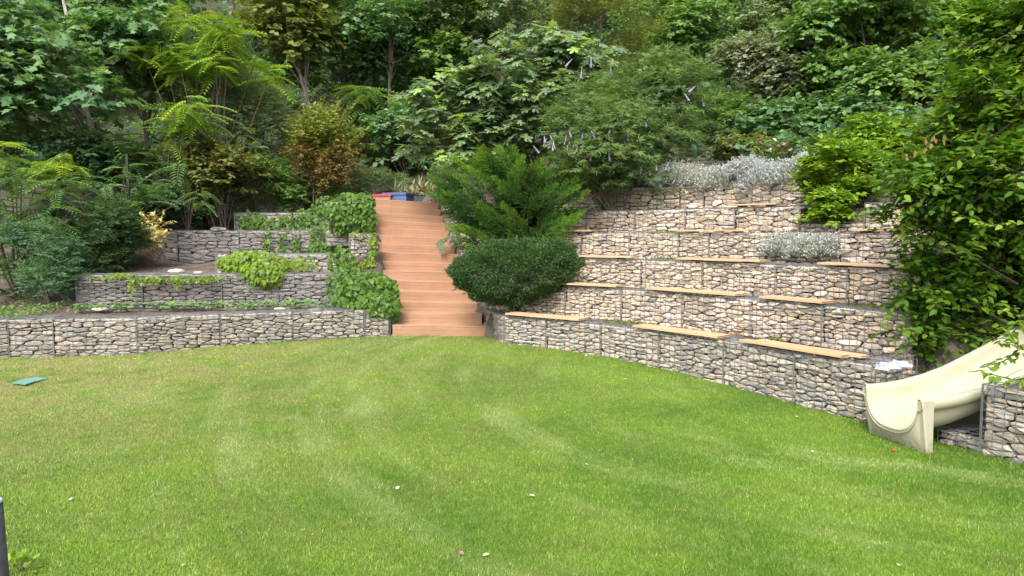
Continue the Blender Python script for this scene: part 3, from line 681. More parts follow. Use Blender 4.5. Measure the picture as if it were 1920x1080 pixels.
def limbs(rng, mb, base, top, C, r0, nl=12, n=6):
    base, top = np.array(base, float), np.array(top, float); ax = [base + (top - base) * t + np.array([*rng.normal(0, .05, 2), 0]) * (0 < t < 1) * np.linalg.norm(top - base) * .25 for t in (0, .25, .5, .75, 1)]
    mb.tube(ax, [r0 * 1.25, r0, r0 * .8, r0 * .55, r0 * .3], n + 2)
    for i in rng.choice(len(C), min(nl, len(C)), replace=False):
        t = np.clip((C[i][2] - base[2]) / max(top[2] - base[2], .1) - .25, .12, .9); s = base + (top - base) * t
        m = .5 * (s + C[i]) + np.array([0, 0, -.12 * np.linalg.norm(C[i] - s)]) * 0 + rng.normal(0, .08, 3) * np.linalg.norm(C[i] - s)
        mb.tube([s, m, C[i]], [r0 * .42, r0 * .26, r0 * .08], n - 1, False)
def plant(name, label, cat, px, py, Y, rx, ry, leaf, mat, size, ntwig, nleaf, L, seed, nl=14, lr=None, ryd=None, group=None, base=None, trunk=.06, barkm='bark',
          stems=1, droop=.35, low=-.75, crown_name='crown', wood_every=0, upb=.35, flat=.7, fill=.35, spread=.9, lead=None):
    """a tree or shrub: px, py, Y its crown's centre; rx, ry crown radii in metres"""
    rng = np.random.default_rng(seed); c = at(px, py, Y); r = (rx, ryd or rx, ry); lr = lr or .42 * min(rx, ry)
    bx, by = (base if base is not None else (c[0] + rng.normal(0, .1), Y + .1)); b = np.array([bx, by, gz(bx, by) - .08])
    e = empty(name, b, label, cat, group)
    C, R = lumps(rng, c, r, nl, lr, low, fill)
    mb = MB()
    if stems == 1:
        top = c + np.array([0, 0, ry * .75]); limbs(rng, mb, b, top, C, trunk, nl=min(nl, 14))
    else:
        for i in rng.choice(len(C), min(stems, len(C)), replace=False):
            s = b + np.array([*rng.normal(0, .07, 2), 0]); m = .5 * (s + C[i]) + np.array([*rng.normal(0, .08, 2), .1 * ry]); mb.tube([s, m, C[i]], [trunk, trunk * .75, trunk * .3], 5, False)
    f = twig_leaves(rng, C, R, int(ntwig * .8), nleaf, L, size * 1.2, leaf, droop, flat=flat, wood=(mb, wood_every) if wood_every else None, upb=upb, spread=spread)
    mb.v = [tuple(np.array(v) - b) for v in mb.v]
    mb.build('trunk' if stems == 1 else 'stem', M[barkm], e, True)
    f.build(crown_name, M[mat], e); return e

# foliage colours (base colours of leaves)
M['lf_dark'] = leaf_mat('lf_dark', [(0.060, 0.124, 0.065), (0.096, 0.184, 0.092), (0.120, 0.222, 0.117)])
M['lf_maple'] = leaf_mat('lf_maple', [(0.067, 0.150, 0.070), (0.114, 0.218, 0.099), (0.170, 0.281, 0.123)])
M['lf_lime'] = leaf_mat('lf_lime', [(0.105, 0.209, 0.031), (0.167, 0.282, 0.042), (0.251, 0.346, 0.053)], trans=.35)
M['lf_ail'] = leaf_mat('lf_ail', [(0.059, 0.131, 0.051), (0.093, 0.177, 0.066), (0.136, 0.231, 0.083)])
M['lf_grey'] = leaf_mat('lf_grey', [(0.111, 0.169, 0.085), (0.152, 0.219, 0.114), (0.203, 0.270, 0.152)])
M['lf_silver'] = leaf_mat('lf_silver', [(0.115, 0.155, 0.098), (0.172, 0.213, 0.144), (0.230, 0.265, 0.190)])
M['lf_mid'] = leaf_mat('lf_mid', [(0.072, 0.151, 0.042), (0.122, 0.222, 0.063), (0.173, 0.274, 0.085)])
M['lf_olive'] = leaf_mat('lf_olive', [(0.094, 0.138, 0.037), (0.138, 0.175, 0.050), (0.188, 0.213, 0.075)])
M['lf_fig'] = leaf_mat('lf_fig', [(0.096, 0.162, 0.079), (0.138, 0.216, 0.108), (0.180, 0.270, 0.114), (0.264, 0.408, 0.096)], rough=.38, spec=.5)
M['lf_box'] = leaf_mat('lf_box', [(0.027, 0.062, 0.022), (0.044, 0.094, 0.030), (0.069, 0.125, 0.040)], rough=.4)
M['lf_jun'] = leaf_mat('lf_jun', [(0.009, 0.022, 0.005), (0.020, 0.051, 0.007), (0.044, 0.099, 0.009), (0.082, 0.156, 0.012)], trans=.15, rough=.8, spec=.08)  # the dark stops serve as painted shade inside the bush
M['lf_vitex'] = leaf_mat('lf_vitex', [(0.089, 0.156, 0.067), (0.127, 0.208, 0.086), (0.178, 0.267, 0.105)])
M['lf_yellow'] = leaf_mat('lf_yellow', [(0.107, 0.155, 0.032), (0.161, 0.197, 0.042), (0.214, 0.211, 0.053)], trans=.35)
M['lf_rust'] = leaf_mat('lf_rust', [(.11, .080, .035), (.17, .12, .04), (.20, .18, .05)])
M['lf_gold'] = leaf_mat('lf_gold', [(.40, .35, .12), (.50, .45, .19), (.56, .52, .27)], trans=.3)
M['lf_hazel'] = leaf_mat('lf_hazel', [(.08, .11, .03), (.12, .15, .04), (.2, .16, .05)])
M['lf_beech'] = leaf_mat('lf_beech', [(0.036, 0.097, 0.012), (0.065, 0.151, 0.018), (0.110, 0.212, 0.022), (0.182, 0.282, 0.030)], rough=.4, trans=.38)
M['lf_bright'] = leaf_mat('lf_bright', [(0.096, 0.192, 0.016), (0.144, 0.256, 0.024), (0.200, 0.304, 0.036)], trans=.35)
M['lf_ivy'] = leaf_mat('lf_ivy', [(0.032, 0.086, 0.012), (0.054, 0.122, 0.016), (0.079, 0.158, 0.022), (0.115, 0.194, 0.029)], rough=.4)
M['lf_ivyl'] = leaf_mat('lf_ivyl', [(0.075, 0.150, 0.015), (0.120, 0.203, 0.021), (0.180, 0.247, 0.026)], rough=.4, trans=.35)
M['lf_lav'] = leaf_mat('lf_lav', [(.25, .29, .285), (.34, .38, .375), (.44, .47, .465), (.30, .27, .26)], trans=.1)
M['lf_wither'] = leaf_mat('lf_wither', [(.20, .11, .06), (.26, .15, .085), (.24, .17, .09)])
M['lf_dry'] = leaf_mat('lf_dry', [(.24, .21, .12), (.33, .28, .17), (.15, .19, .08), (.12, .17, .06)], trans=.2)
M['lilac'] = leaf_mat('lilac', [(.25, .19, .38), (.32, .26, .46), (.22, .19, .24)], trans=.2)
M['petal'] = leaf_mat('petal', [(.6, .2, .36), (.7, .5, .58), (.75, .7, .68)], trans=.2)

# ------------------------------------------------------------------ the wood behind: far trees first
def forest():
    far = [(-120, 60, 33, 4.6, 5.0, 'lf_dark', WIDE, .2, 'tall dark maple at the far left edge of the wood'),
           (150, 20, 31, 4.2, 5.0, 'lf_maple', WIDE, .2, 'tall maple rising behind the trunked maple on the left'),
           (430, 40, 34, 4.6, 5.6, 'lf_dark', WIDE, .17, 'dark tree behind the bright feathery tree of heaven'),
           (700, 60, 33, 4.6, 5.5, 'lf_dark', WIDE, .17, 'dark linden filling the wood above the small feathery sapling'),
           (960, 10, 34, 4.6, 5.4, 'lf_maple', WIDE, .17, 'dark green tree directly behind the top of the fig tree'),
           (1190, 20, 35, 4.2, 5.6, 'lf_dark', WIDE, .16, 'ivy-dark tree behind the olive-coloured willow'),
           (1420, 0, 35, 4.6, 5.4, 'lf_grey', WIDE, .16, 'greyish tree above the silver-leaved bush'),
           (1660, 20, 33, 4.6, 5.2, 'lf_mid', WIDE, .16, 'green tree behind the tall hazel thicket'),
           (1900, 30, 31, 4.6, 5.2, 'lf_dark', WIDE, .16, 'dark tree at the far right behind the leafy near tree')]
    for i, (px, py, Y, rx, ry, mat, lf, sz, lab) in enumerate(far):
        plant('forest_tree', lab, 'tree', px, py, Y, rx, ry, lf, mat, sz, 1350, 9, .8, 300 + i, nl=34, lr=1.25, trunk=.17, droop=.4, group='trees of the wood on the slope', fill=.3)
    # the wood beyond, one mass
    rng = np.random.default_rng(77); f = Fol(); C = []
    for i in range(150):
        x = rng.uniform(-36, 36); y = rng.uniform(37, 50); C.append((x, y, gz(x, y) + rng.uniform(.5, 7)))
    C = np.array(C); R = rng.uniform(1.5, 2.6, (len(C), 1)) * np.array([1, 1, .8]); twig_leaves(rng, C, R, 4200, 8, 1.0, .38, DIAM, fol=f)
    o = link('woodland', mesh_tri('woodland', np.vstack(f.V), np.vstack(f.T), np.concatenate(f.R)), M['lf_dark']); tag(o, 'far woodland mass filling the slope behind all the trees', 'woodland', kind='stuff')
    # undergrowth on the slope
    f = Fol(); C = []
    while len(C) < 760:
        x = rng.uniform(-20, 24); y = rng.uniform(8, 38)
        if y < 22.5 and not (x > stair_x(y)[1] + .5 and float(sdist(C1x, np.array([x]), np.array([y]))[0]) > 5.2): continue
        C.append((x, y, gz(x, y) + (rng.uniform(.1, 1.5) if y > 22.5 else rng.uniform(0, .3))))
    C = np.array(C); R = rng.uniform(.5, 1.1, (len(C), 1)) * np.array([1, 1, .7]); twig_leaves(rng, C, R, 7500, 8, .55, .17, WIDE, fol=f)
    o = link('undergrowth', mesh_tri('undergrowth', np.vstack(f.V), np.vstack(f.T), np.concatenate(f.R)), M['lf_dark']); tag(o, 'dark leafy undergrowth covering the wooded slope', 'undergrowth', kind='stuff')
forest()

G_L, G_R, G_C = 'trees and shrubs above the stone walls on the left', 'shrubs above the benched terrace', 'shrubs around the stair top'
def left_plants():
    P = plant
    P('maple_tree', 'large-leaved maple with a pale trunk behind the fence posts', 'tree', 120, 130, 19.5, 2.5, 2.7, MAPLE, 'lf_maple', .15, 1500, 8, .6, 401, nl=30, lr=.8, trunk=.10, barkm='bark_pale', base=(at(193, 300, 19.5)[0], 19.6), group=G_L, droop=.45)
    P('maple_tree', 'small dull-green maple between the trunked maple and bright fronds', 'tree', 265, 95, 21.5, 1.25, 2.3, MAPLE, 'lf_grey', .135, 900, 8, .5, 402, nl=20, lr=.65, trunk=.07, group=G_L, droop=.45)
    P('maple_tree', 'dark maple crown cut off by the left edge of the picture', 'tree', -60, 190, 17.5, 1.6, 2.0, MAPLE, 'lf_maple', .15, 750, 8, .5, 403, nl=18, lr=.7, trunk=.09, group=G_L, droop=.45)
    P('linden_tree', 'olive-green linden right of the bright fronds with a thin bare trunk', 'tree', 530, 60, 25, 1.5, 2.2, ROUND, 'lf_olive', .15, 900, 9, .55, 404, nl=18, lr=.7, trunk=.06, barkm='bark_pale', base=(at(606, 200, 25)[0], 25.), group=G_L)
    P('linden_tree', 'dark linden above the rusty shrub, in front of deep shade', 'tree', 640, 90, 27, 2.2, 2.4, ROUND, 'lf_maple', .15, 1200, 9, .55, 405, nl=24, lr=.75, trunk=.08, group=G_L)
    P('linden_tree', 'mid-green linden between the sapling and the fig tree', 'tree', 830, 70, 27, 2.2, 2.6, ROUND, 'lf_mid', .14, 1300, 9, .55, 406, nl=24, lr=.8, trunk=.08, group=G_L)
    P('linden_tree', 'fine-leaved tree in the top gap above the silver bush', 'tree', 1395, 25, 26.5, 2.0, 1.9, OVAL, 'lf_grey', .12, 1500, 9, .5, 441, nl=26, lr=.65, trunk=.06, group=G_L)
    P('linden_tree', 'fine-leaved tree in the top gap right of the olive willow', 'tree', 1265, 30, 27.5, 1.9, 2.2, OVAL, 'lf_mid', .12, 1400, 9, .5, 442, nl=26, lr=.65, trunk=.06, group=G_L)
    P('linden_tree', 'fine-leaved tree over the very top of the fig tree', 'tree', 940, 10, 25.5, 2.3, 1.5, OVAL, 'lf_grey', .12, 1400, 9, .5, 443, nl=26, lr=.6, trunk=.06, group=G_L)
    P('linden_tree', 'soft green tree in the dark top gap above the rusty shrub', 'tree', 730, 30, 26, 1.7, 1.6, OVAL, 'lf_maple', .12, 1200, 9, .5, 444, nl=22, lr=.6, trunk=.06, group=G_L)
    # tree of heaven: rosettes of long feathery fronds
    def heaven(label, px, py, Y, n, spread, mat, size, seed, base=None, per=9, tm=FROND, name='tree_of_heaven', cat='tree'):
        rng = np.random.default_rng(seed); c = at(px, py, Y); bx, by = base if base else (c[0], Y); b = np.array([bx, by, gz(bx, by) - .05])
        e = empty(name, b, label, cat, G_L); mb, f = MB(), Fol()
        for i in range(n):
            q = c + rng.normal(0, 1, 3) * np.array(spread); mb.tube([b - b, .5 * (q - b) + np.array([*rng.normal(0, .15, 2), .2]), q - b], [.016, .012, .008], 5, False)
            a = rng.uniform(0, 6.28) + np.arange(per) * 2.4; el = rng.uniform(-.45, .55, per)
            tip = np.stack([np.cos(a) * np.cos(el), np.sin(a) * np.cos(el), np.sin(el)], 1); nor = np.stack([-np.cos(a) * np.sin(el), -np.sin(a) * np.sin(el), np.cos(el)], 1) + rng.normal(0, .12, (per, 3))
            f.add(scatter(tm, np.repeat(q[None], per, 0) - UP * np.linspace(0, .35, per)[:, None], tip, nor, size * rng.uniform(.7, 1.15, per), rng))
        mb.build('stem', M['twig'], e, True); f.build('fronds', M[mat], e)
    heaven('tall tree of heaven with bright lime feathery fronds', 390, 100, 19.8, 26, (.72, .4, .62), 'lf_lime', .72, 411)
    heaven('drooping lime-green fronds low in front of dark leaves', 345, 215, 18.6, 6, (.3, .2, .22), 'lf_lime', .75, 412)
    heaven('dark feathery fronds spreading around the second fence post', 290, 285, 19, 12, (.75, .4, .45), 'lf_ail', .8, 413)
    heaven('dark sumac fronds at the left edge above the low wall', 25, 400, 14.6, 16, (.55, .35, .75), 'lf_ail', .62, 414)
    heaven('light sumac fronds at the left edge, highest of the two', 15, 290, 15.2, 6, (.4, .25, .25), 'lf_lime', .6, 415)
    heaven('small feathery sapling standing alone in the dark wood', 680, 165, 25, 4, (.35, .2, .35), 'lf_mid', .95, 416)
    heaven('feathery undergrowth fronds between the two fence posts', 215, 350, 17, 10, (.7, .3, .35), 'lf_ail', .5, 417)
    heaven('grey-green feathery fronds behind the yellow-leaved bush', 400, 300, 20, 10, (.7, .3, .5), 'lf_grey', .6, 418)
    P('yew_bush', 'dense dark fine-needled bush at the end of the grey wall', 'bush', 172, 450, 15.7, .95, .82, NARROW, 'lf_box', .075, 2600, 14, .28, 421, nl=26, lr=.36, trunk=.03, stems=6, droop=.25, group=G_L, crown_name='foliage', ryd=.8, flat=.3)
    P('yew_bush', 'darker half of the fine-needled bush near the left edge', 'bush', 62, 490, 14.3, .72, .8, NARROW, 'lf_dark', .075, 1500, 14, .28, 422, nl=18, lr=.34, trunk=.03, stems=5, droop=.25, group=G_L, crown_name='foliage', flat=.3)
    P('tamarisk_shrub', 'feathery grey-green shrub behind the golden-rusty shrub', 'shrub', 465, 235, 21.5, 1.05, 1.5, NARROW, 'lf_grey', .13, 1500, 12, .45, 423, nl=20, lr=.5, trunk=.03, stems=7, droop=.2, group=G_L, crown_name='foliage')
    e = P('forsythia_shrub', 'rounded shrub turning yellow above and rusty brown below', 'shrub', 600, 285, 20.5, 1.1, .98, OVAL, 'lf_yellow', .085, 1100, 9, .6, 424, nl=34, lr=.24, trunk=.02, stems=12, droop=.1, group=G_L, crown_name='foliage', low=-.35, upb=1.1, fill=.1)
    rng = np.random.default_rng(425); C, R = lumps(rng, at(612, 312, 20.2), (.95, .7, .72), 26, .26, -1, .1); twig_leaves(rng, C, R, 900, 9, .4, .07, OVAL, fol=(ff := Fol())); o = ff.build('rusty_foliage', M['lf_rust'], e); o['label'] = 'rusty brown lower leaves'
    P('raspberry_bush', 'leggy bush with round reddish-green leaves behind the rock', 'bush', 410, 335, 19.2, .95, .75, ROUND, 'lf_hazel', .095, 800, 8, .35, 426, nl=16, lr=.38, trunk=.012, stems=12, droop=.2, group=G_L, crown_name='foliage')
    P('broadleaf_shrub', 'dark green shrub below the rusty shrub, over the top gabion', 'shrub', 590, 375, 20.9, 1.1, .38, OVAL, 'lf_mid', .09, 800, 8, .3, 427, nl=14, lr=.3, trunk=.015, stems=6, group=G_L, crown_name='foliage')
    P('broadleaf_shrub', 'mid-green shrub between the rusty shrub and raspberry bush', 'shrub', 505, 335, 20.3, .55, .62, NARROW, 'lf_mid', .13, 650, 9, .35, 428, nl=10, lr=.32, trunk=.015, stems=6, group=G_L, crown_name='foliage')
    P('golden_shrub', 'small sparse golden-yellow shrub in front of the grey wall', 'shrub', 285, 450, 16.6, .5, .42, OVAL, 'lf_gold', .075, 150, 7, .28, 429, nl=10, lr=.22, trunk=.008, stems=8, droop=.15, group=G_L, crown_name='foliage', wood_every=3)
    P('broadleaf_shrub', 'dark bushes in the shade right of the rusty shrub', 'shrub', 745, 255, 24.5, 1.1, 1.25, OVAL, 'lf_maple', .12, 1100, 9, .4, 430, nl=18, lr=.5, trunk=.02, stems=8, group=G_C, crown_name='foliage')
    P('creeping_juniper', 'low blue-green juniper behind the blue box', 'shrub', 705, 345, 22.6, 1.0, .36, NARROW, 'lf_grey', .07, 900, 12, .2, 431, nl=16, lr=.24, trunk=.012, stems=5, group=G_C, crown_name='foliage')
    P('broadleaf_shrub', 'dark shrub filling the shade behind the first fence post', 'shrub', 130, 330, 18.6, 1.4, .8, OVAL, 'lf_dark', .12, 900, 8, .4, 432, nl=18, lr=.5, trunk=.02, stems=6, group=G_L, crown_name='foliage')
    P('broadleaf_shrub', 'dark shrub in the shade left of the bare soil bank', 'shrub', 300, 400, 18.9, 1.1, .5, OVAL, 'lf_dark', .11, 700, 8, .4, 433, nl=14, lr=.42, trunk=.02, stems=6, group=G_L, crown_name='foliage')
left_plants()

def fig_tree():
    rng = np.random.default_rng(501); b = np.array([*at(1000, 420, 18.6)[:2], 0]); b[2] = gz(b[0], b[1]) - .1
    e = empty('fig_tree', b, 'broad fig tree with big lobed leaves above the stairs', 'tree', G_C); mb, f = MB(), Fol()
    env = [(990, 110, 150, 70, 18.4), (860, 190, 110, 85, 18.2), (930, 235, 130, 70, 18.0), (1060, 170, 105, 95, 18.4), (1130, 120, 55, 40, 18.8), (800, 235, 60, 60, 18.0), (880, 285, 70, 38, 17.8), (1050, 75, 70, 35, 18.6), (960, 170, 120, 70, 17.8)]
    area = np.array([q[2] * q[3] for q in env], float); ci = rng.choice(len(env), 430, p=area / area.sum())
    tips = []
    for k in ci:
        px, py, rx, ry, Y = env[k]; a = rng.uniform(0, 6.28); u = math.sqrt(rng.random()); tips.append(at(px + rx * u * math.cos(a), py + ry * u * math.sin(a), Y - .5 + rng.normal(0, .5)))
    tips = np.array(tips)
    mains = [at(px, py, 18.4) for px, py in ((830, 215), (905, 170), (965, 110), (1040, 130), (1100, 150), (880, 270), (1000, 220))]
    for q in mains: mb.tube([b - b, .45 * (q - b) + np.array([0, 0, -.1]), .75 * (q - b) + np.array([0, 0, .05]), q - b], [.06, .045, .035, .02], 6, False)
    for q in tips[::2]:
        m = min(mains, key=lambda z: np.linalg.norm(z - q)); mb.tube([m - b, .5 * (m + q) - b + rng.normal(0, .05, 3), q - b], [.018, .013, .008], 4, False)
    for q in tips:
        n = 8; a = rng.uniform(0, 6.28) + np.arange(n) * 2.4; el = rng.uniform(-.55, .5, n); tip = np.stack([np.cos(a) * np.cos(el), np.sin(a) * np.cos(el), np.sin(el) - .15], 1)
        nor = UP + .55 * tip * np.array([1, 1, 0]) + rng.normal(0, .25, (n, 3)) + np.array([0, -.25, 0]); p = q + tip * .05 - UP * np.linspace(0, .22, n)[:, None]
        f.add(scatter(FIG, p, tip, nor, .285 * rng.uniform(.6, 1.15, n), rng, np.clip(rng.random(n) * .75 + (rng.random() < .12) * .4, 0, 1)))
    mb.build('trunk', M['bark_pale'], e, True); f.build('crown', M['lf_fig'], e)
    # the low shoot that hangs over the stairs
    q = at(838, 440, 16.6); b = np.array([q[0] + .25, 16.9, gz(q[0] + .35, 16.9)]); e = empty('fig_shoot', b, 'blue-green fig shoot hanging over the edge of the stairs', 'plant', G_C); f, mb = Fol(), MB()
    mb.tube([(0, 0, 0), .5 * (q - b) + np.array([0, 0, .15]), q - b], [.012, .01, .006], 5, False); a = np.linspace(2.4, 5.6, 6)
    tip = np.stack([np.cos(a), np.sin(a) * .6, -.35 + 0 * a], 1); f.add(scatter(FIG, q + rng.normal(0, .12, (6, 3)), tip, UP + rng.normal(0, .2, (6, 3)) + np.array([0, -.8, 0]), .24 * rng.uniform(.8, 1.1, 6), rng, np.zeros(6)))
    mb.build('stem', M['twig'], e, True); f.build('leaves', M['lf_silver'], e)
fig_tree()

NEEDLE = T_([(0, 0, 0), (-.13, .4, 0), (0, 1, -.05), (.13, .4, 0)], [(0, 2, 1), (0, 3, 2)])
def juniper():
    rng = np.random.default_rng(511); b = np.array([*at(975, 455, 15.2)[:2], 0]); b[2] = gz(b[0], b[1]) - .05
    e = empty('juniper_bush', b, 'spreading bright green juniper with feathery arching plumes', 'bush', G_C); mb, f = MB(), Fol()
    br = []                                                       # branches: start, end, leaf tone (low tones paint the inner shade)
    lead = [(815, 318, -.9), (830, 345, -1), (850, 300, -.7), (880, 290, -.6), (905, 275, -.5), (945, 262, -.2), (985, 280, .1), (1010, 300, .3), (1070, 318, .8), (1090, 335, .9), (835, 385, -1.1), (850, 420, -1.2), (865, 445, -1.3), (900, 450, -1.), (820, 360, -1), (1045, 345, .6), (960, 300, 0), (925, 330, -.6),
            (890, 370, -.8), (940, 380, -.5), (1000, 370, .4), (1050, 390, .7), (1085, 390, 1.), (960, 420, -.3), (1030, 430, .6), (910, 415, -.9), (1080, 440, 1.1)]
    for px, py, ang in lead:
        for j in range(5):
            q = at(px + rng.normal(0, 12), py + rng.normal(0, 9), 14.75 + rng.normal(0, .35)); a = ang + rng.normal(0, .14); L = rng.uniform(.6, 1.15); t = nrm(np.array([math.sin(a), -.22 + rng.normal(0, .15), .22 + math.cos(a) * .75])); br.append((q - t * L, q, rng.uniform(.3, .8)))
    C0 = at(970, 395, 15.2)
    for j in range(190):
        d = rdir(rng, 1)[0]; d[2] = abs(d[2]) * 1.1 - .35; q = C0 + d * np.array([1.15, .7, .75]) * rng.uniform(.3, .9); t = nrm(d * np.array([1, .8, .6]) + UP * .45); br.append((q - t * rng.uniform(.4, .7), q, rng.uniform(-.3, .1)))  # inner branches coloured darkest, shade of the dense interior painted in
    for s0, s1, c in br:                                          # each plume: branchlets in two ranks, fine scale sprays along them
        ax = nrm(s1 - s0); L = np.linalg.norm(s1 - s0); n = 26; t = np.linspace(.05, 1, n); lat = nrm(np.cross(ax, np.array([0, -.8, .6]))); side = np.where(np.arange(n) % 2, 1., -1.); cw = np.cross(lat, ax)
        p = s0 + t[:, None] * (s1 - s0) - .14 * L * (t ** 2)[:, None] * UP; roll = rng.normal(0, .28, n)
        d = nrm(ax + (lat * np.cos(roll)[:, None] + cw * np.sin(roll)[:, None]) * (side * (.75 - .35 * t))[:, None] + rng.normal(0, .07, (n, 3))); bl = L * (.22 * (1 - t) ** .8 + .075) * rng.uniform(.7, 1.15, n)
        m = 9; u = np.linspace(.1, 1, m); pos = p[:, None] + d[:, None] * (bl[:, None] * u)[..., None] - (.12 * bl[:, None] * u ** 2)[..., None] * UP
        l2 = np.cross(d, cw); sd2 = np.where(np.arange(m) % 2, 1., -1.); dd = d[:, None] + l2[:, None] * (sd2 * .55)[None, :, None] + rng.normal(0, .12, (n, m, 3))
        sz = np.repeat(bl * .32 + .022, m) * rng.uniform(.7, 1.2, n * m)
        f.add(scatter(NEEDLE, pos.reshape(-1, 3), dd.reshape(-1, 3), np.repeat(cw[None], n * m, 0) + rng.normal(0, .5, (n * m, 3)), sz, rng, np.clip(c + .8 * (np.repeat(t, m) - .6) + .2 * (np.tile(u, n) - .5) + rng.normal(0, .08, n * m), 0, 1)))  # tone runs from painted shade at the plume base to bright tips
    for s0, s1, c in br[::5]: mb.tube([(0, 0, 0), .5 * (s0 - b) + rng.normal(0, .05, 3), s0 - b], [.03, .018, .008], 4, False)
    mb.build('stem', M['twig'], e, True); f.build('plumes', M['lf_jun'], e)
juniper()

def dome():
    rng = np.random.default_rng(521); c = at(966, 509, 13.35); b = np.array([c[0], 13.6, gz(c[0], 13.6)]); e = empty('clipped_bush', b, 'dark green clipped dome bush leaning over the stairs', 'bush', G_C)
    n = 46000; d = rdir(rng, n); r = np.array([1.13, .75, .58]); lump = 1 + .075 * np.sin(d[:, 0] * 6 + 1) * np.sin(d[:, 2] * 5 + .6) + .055 * np.sin(d[:, 0] * 14 + 3 * d[:, 2]) * np.cos(d[:, 2] * 11) + .03 * np.sin(d[:, 1] * 13)
    tilt = .18; p = d * r * (rng.uniform(.80, 1.0, n) ** .6 * lump)[:, None]; p[:, 2] += .10 * p[:, 0]; p[:, 0] *= 1 + .12 * d[:, 2]
    out = nrm(d / r); f = Fol().add(scatter(DIAM, c + p, nrm(out + rng.normal(0, .55, (n, 3)) + UP * .3), nrm(UP * .5 + out + rng.normal(0, .5, (n, 3))), rng.uniform(.034, .056, n), rng, np.clip(.45 * rng.random(n) + .30 + .4 * np.sin(d[:, 0] * 8 + 2) * np.sin(d[:, 2] * 9 + 1) * np.cos(d[:, 1] * 5), 0, 1)))
    m = 420; i = rng.integers(0, n, m); q = 9; t = np.linspace(0, 1, q); ln = rng.uniform(.04, .17, m); dr = nrm(out[i] + UP * .5 + rng.normal(0, .3, (m, 3)))
    f.add(scatter(DIAM, (c + p[i] * .97)[:, None].repeat(q, 1).reshape(-1, 3) + (dr[:, None] * (ln[:, None] * t)[..., None]).reshape(-1, 3), rng.normal(0, .8, (m * q, 3)) + np.repeat(dr, q, 0), rdir(rng, m * q), rng.uniform(.03, .05, m * q), rng, np.full(m * q, 1.)))
    mb = MB()
    for i in range(0, n, 5000): mb.tube([(0, 0, 0), .5 * (c + p[i] * .6 - b), c + p[i] * .8 - b], [.025, .016, .006], 4, False)
    mb.build('stem', M['twig'], e, True); f.build('foliage', M['lf_box'], e)
dome()

SPIKE = None
def spikes(e, rng, pts, mat='lilac', L=.2):
    """upright flower spikes, each its own part, sharing one mesh"""
    global SPIKE
    if SPIKE is None:
        r = np.random.default_rng(9); n, k = 12, 7; V, T = [], []
        for i in range(n):
            for j in range(k):
                a = 6.283 * (j + .5 * (i % 2)) / k; rr = (.022 * (1 - i / n) + .005) * (1.35 if i % 2 else .6) * r.uniform(.7, 1.3); V.append((math.cos(a) * rr, math.sin(a) * rr, i / (n - 1) + r.normal(0, .012)))
        for i in range(n - 1):
            for j in range(k): p, q, u, v = i * k + j, i * k + (j + 1) % k, (i + 1) * k + (j + 1) % k, (i + 1) * k + j; T += [(p, q, u), (p, u, v)]
        SPIKE = mesh_tri('flower_spike', np.array(V), np.array(T), r.random(len(V))); SPIKE.materials.append(M[mat])
    b = np.array(e.location)
    for p in pts:
        o = bpy.data.objects.new('flower_spike', SPIKE); COL.objects.link(o); o.parent = e; o.location = p - b; k = rng.uniform(.6, 1.1); o.scale = (k, k, L * rng.uniform(.5, 1.15)); o.rotation_euler = (rng.normal(0, .35), rng.normal(0, .35), rng.uniform(0, 6))
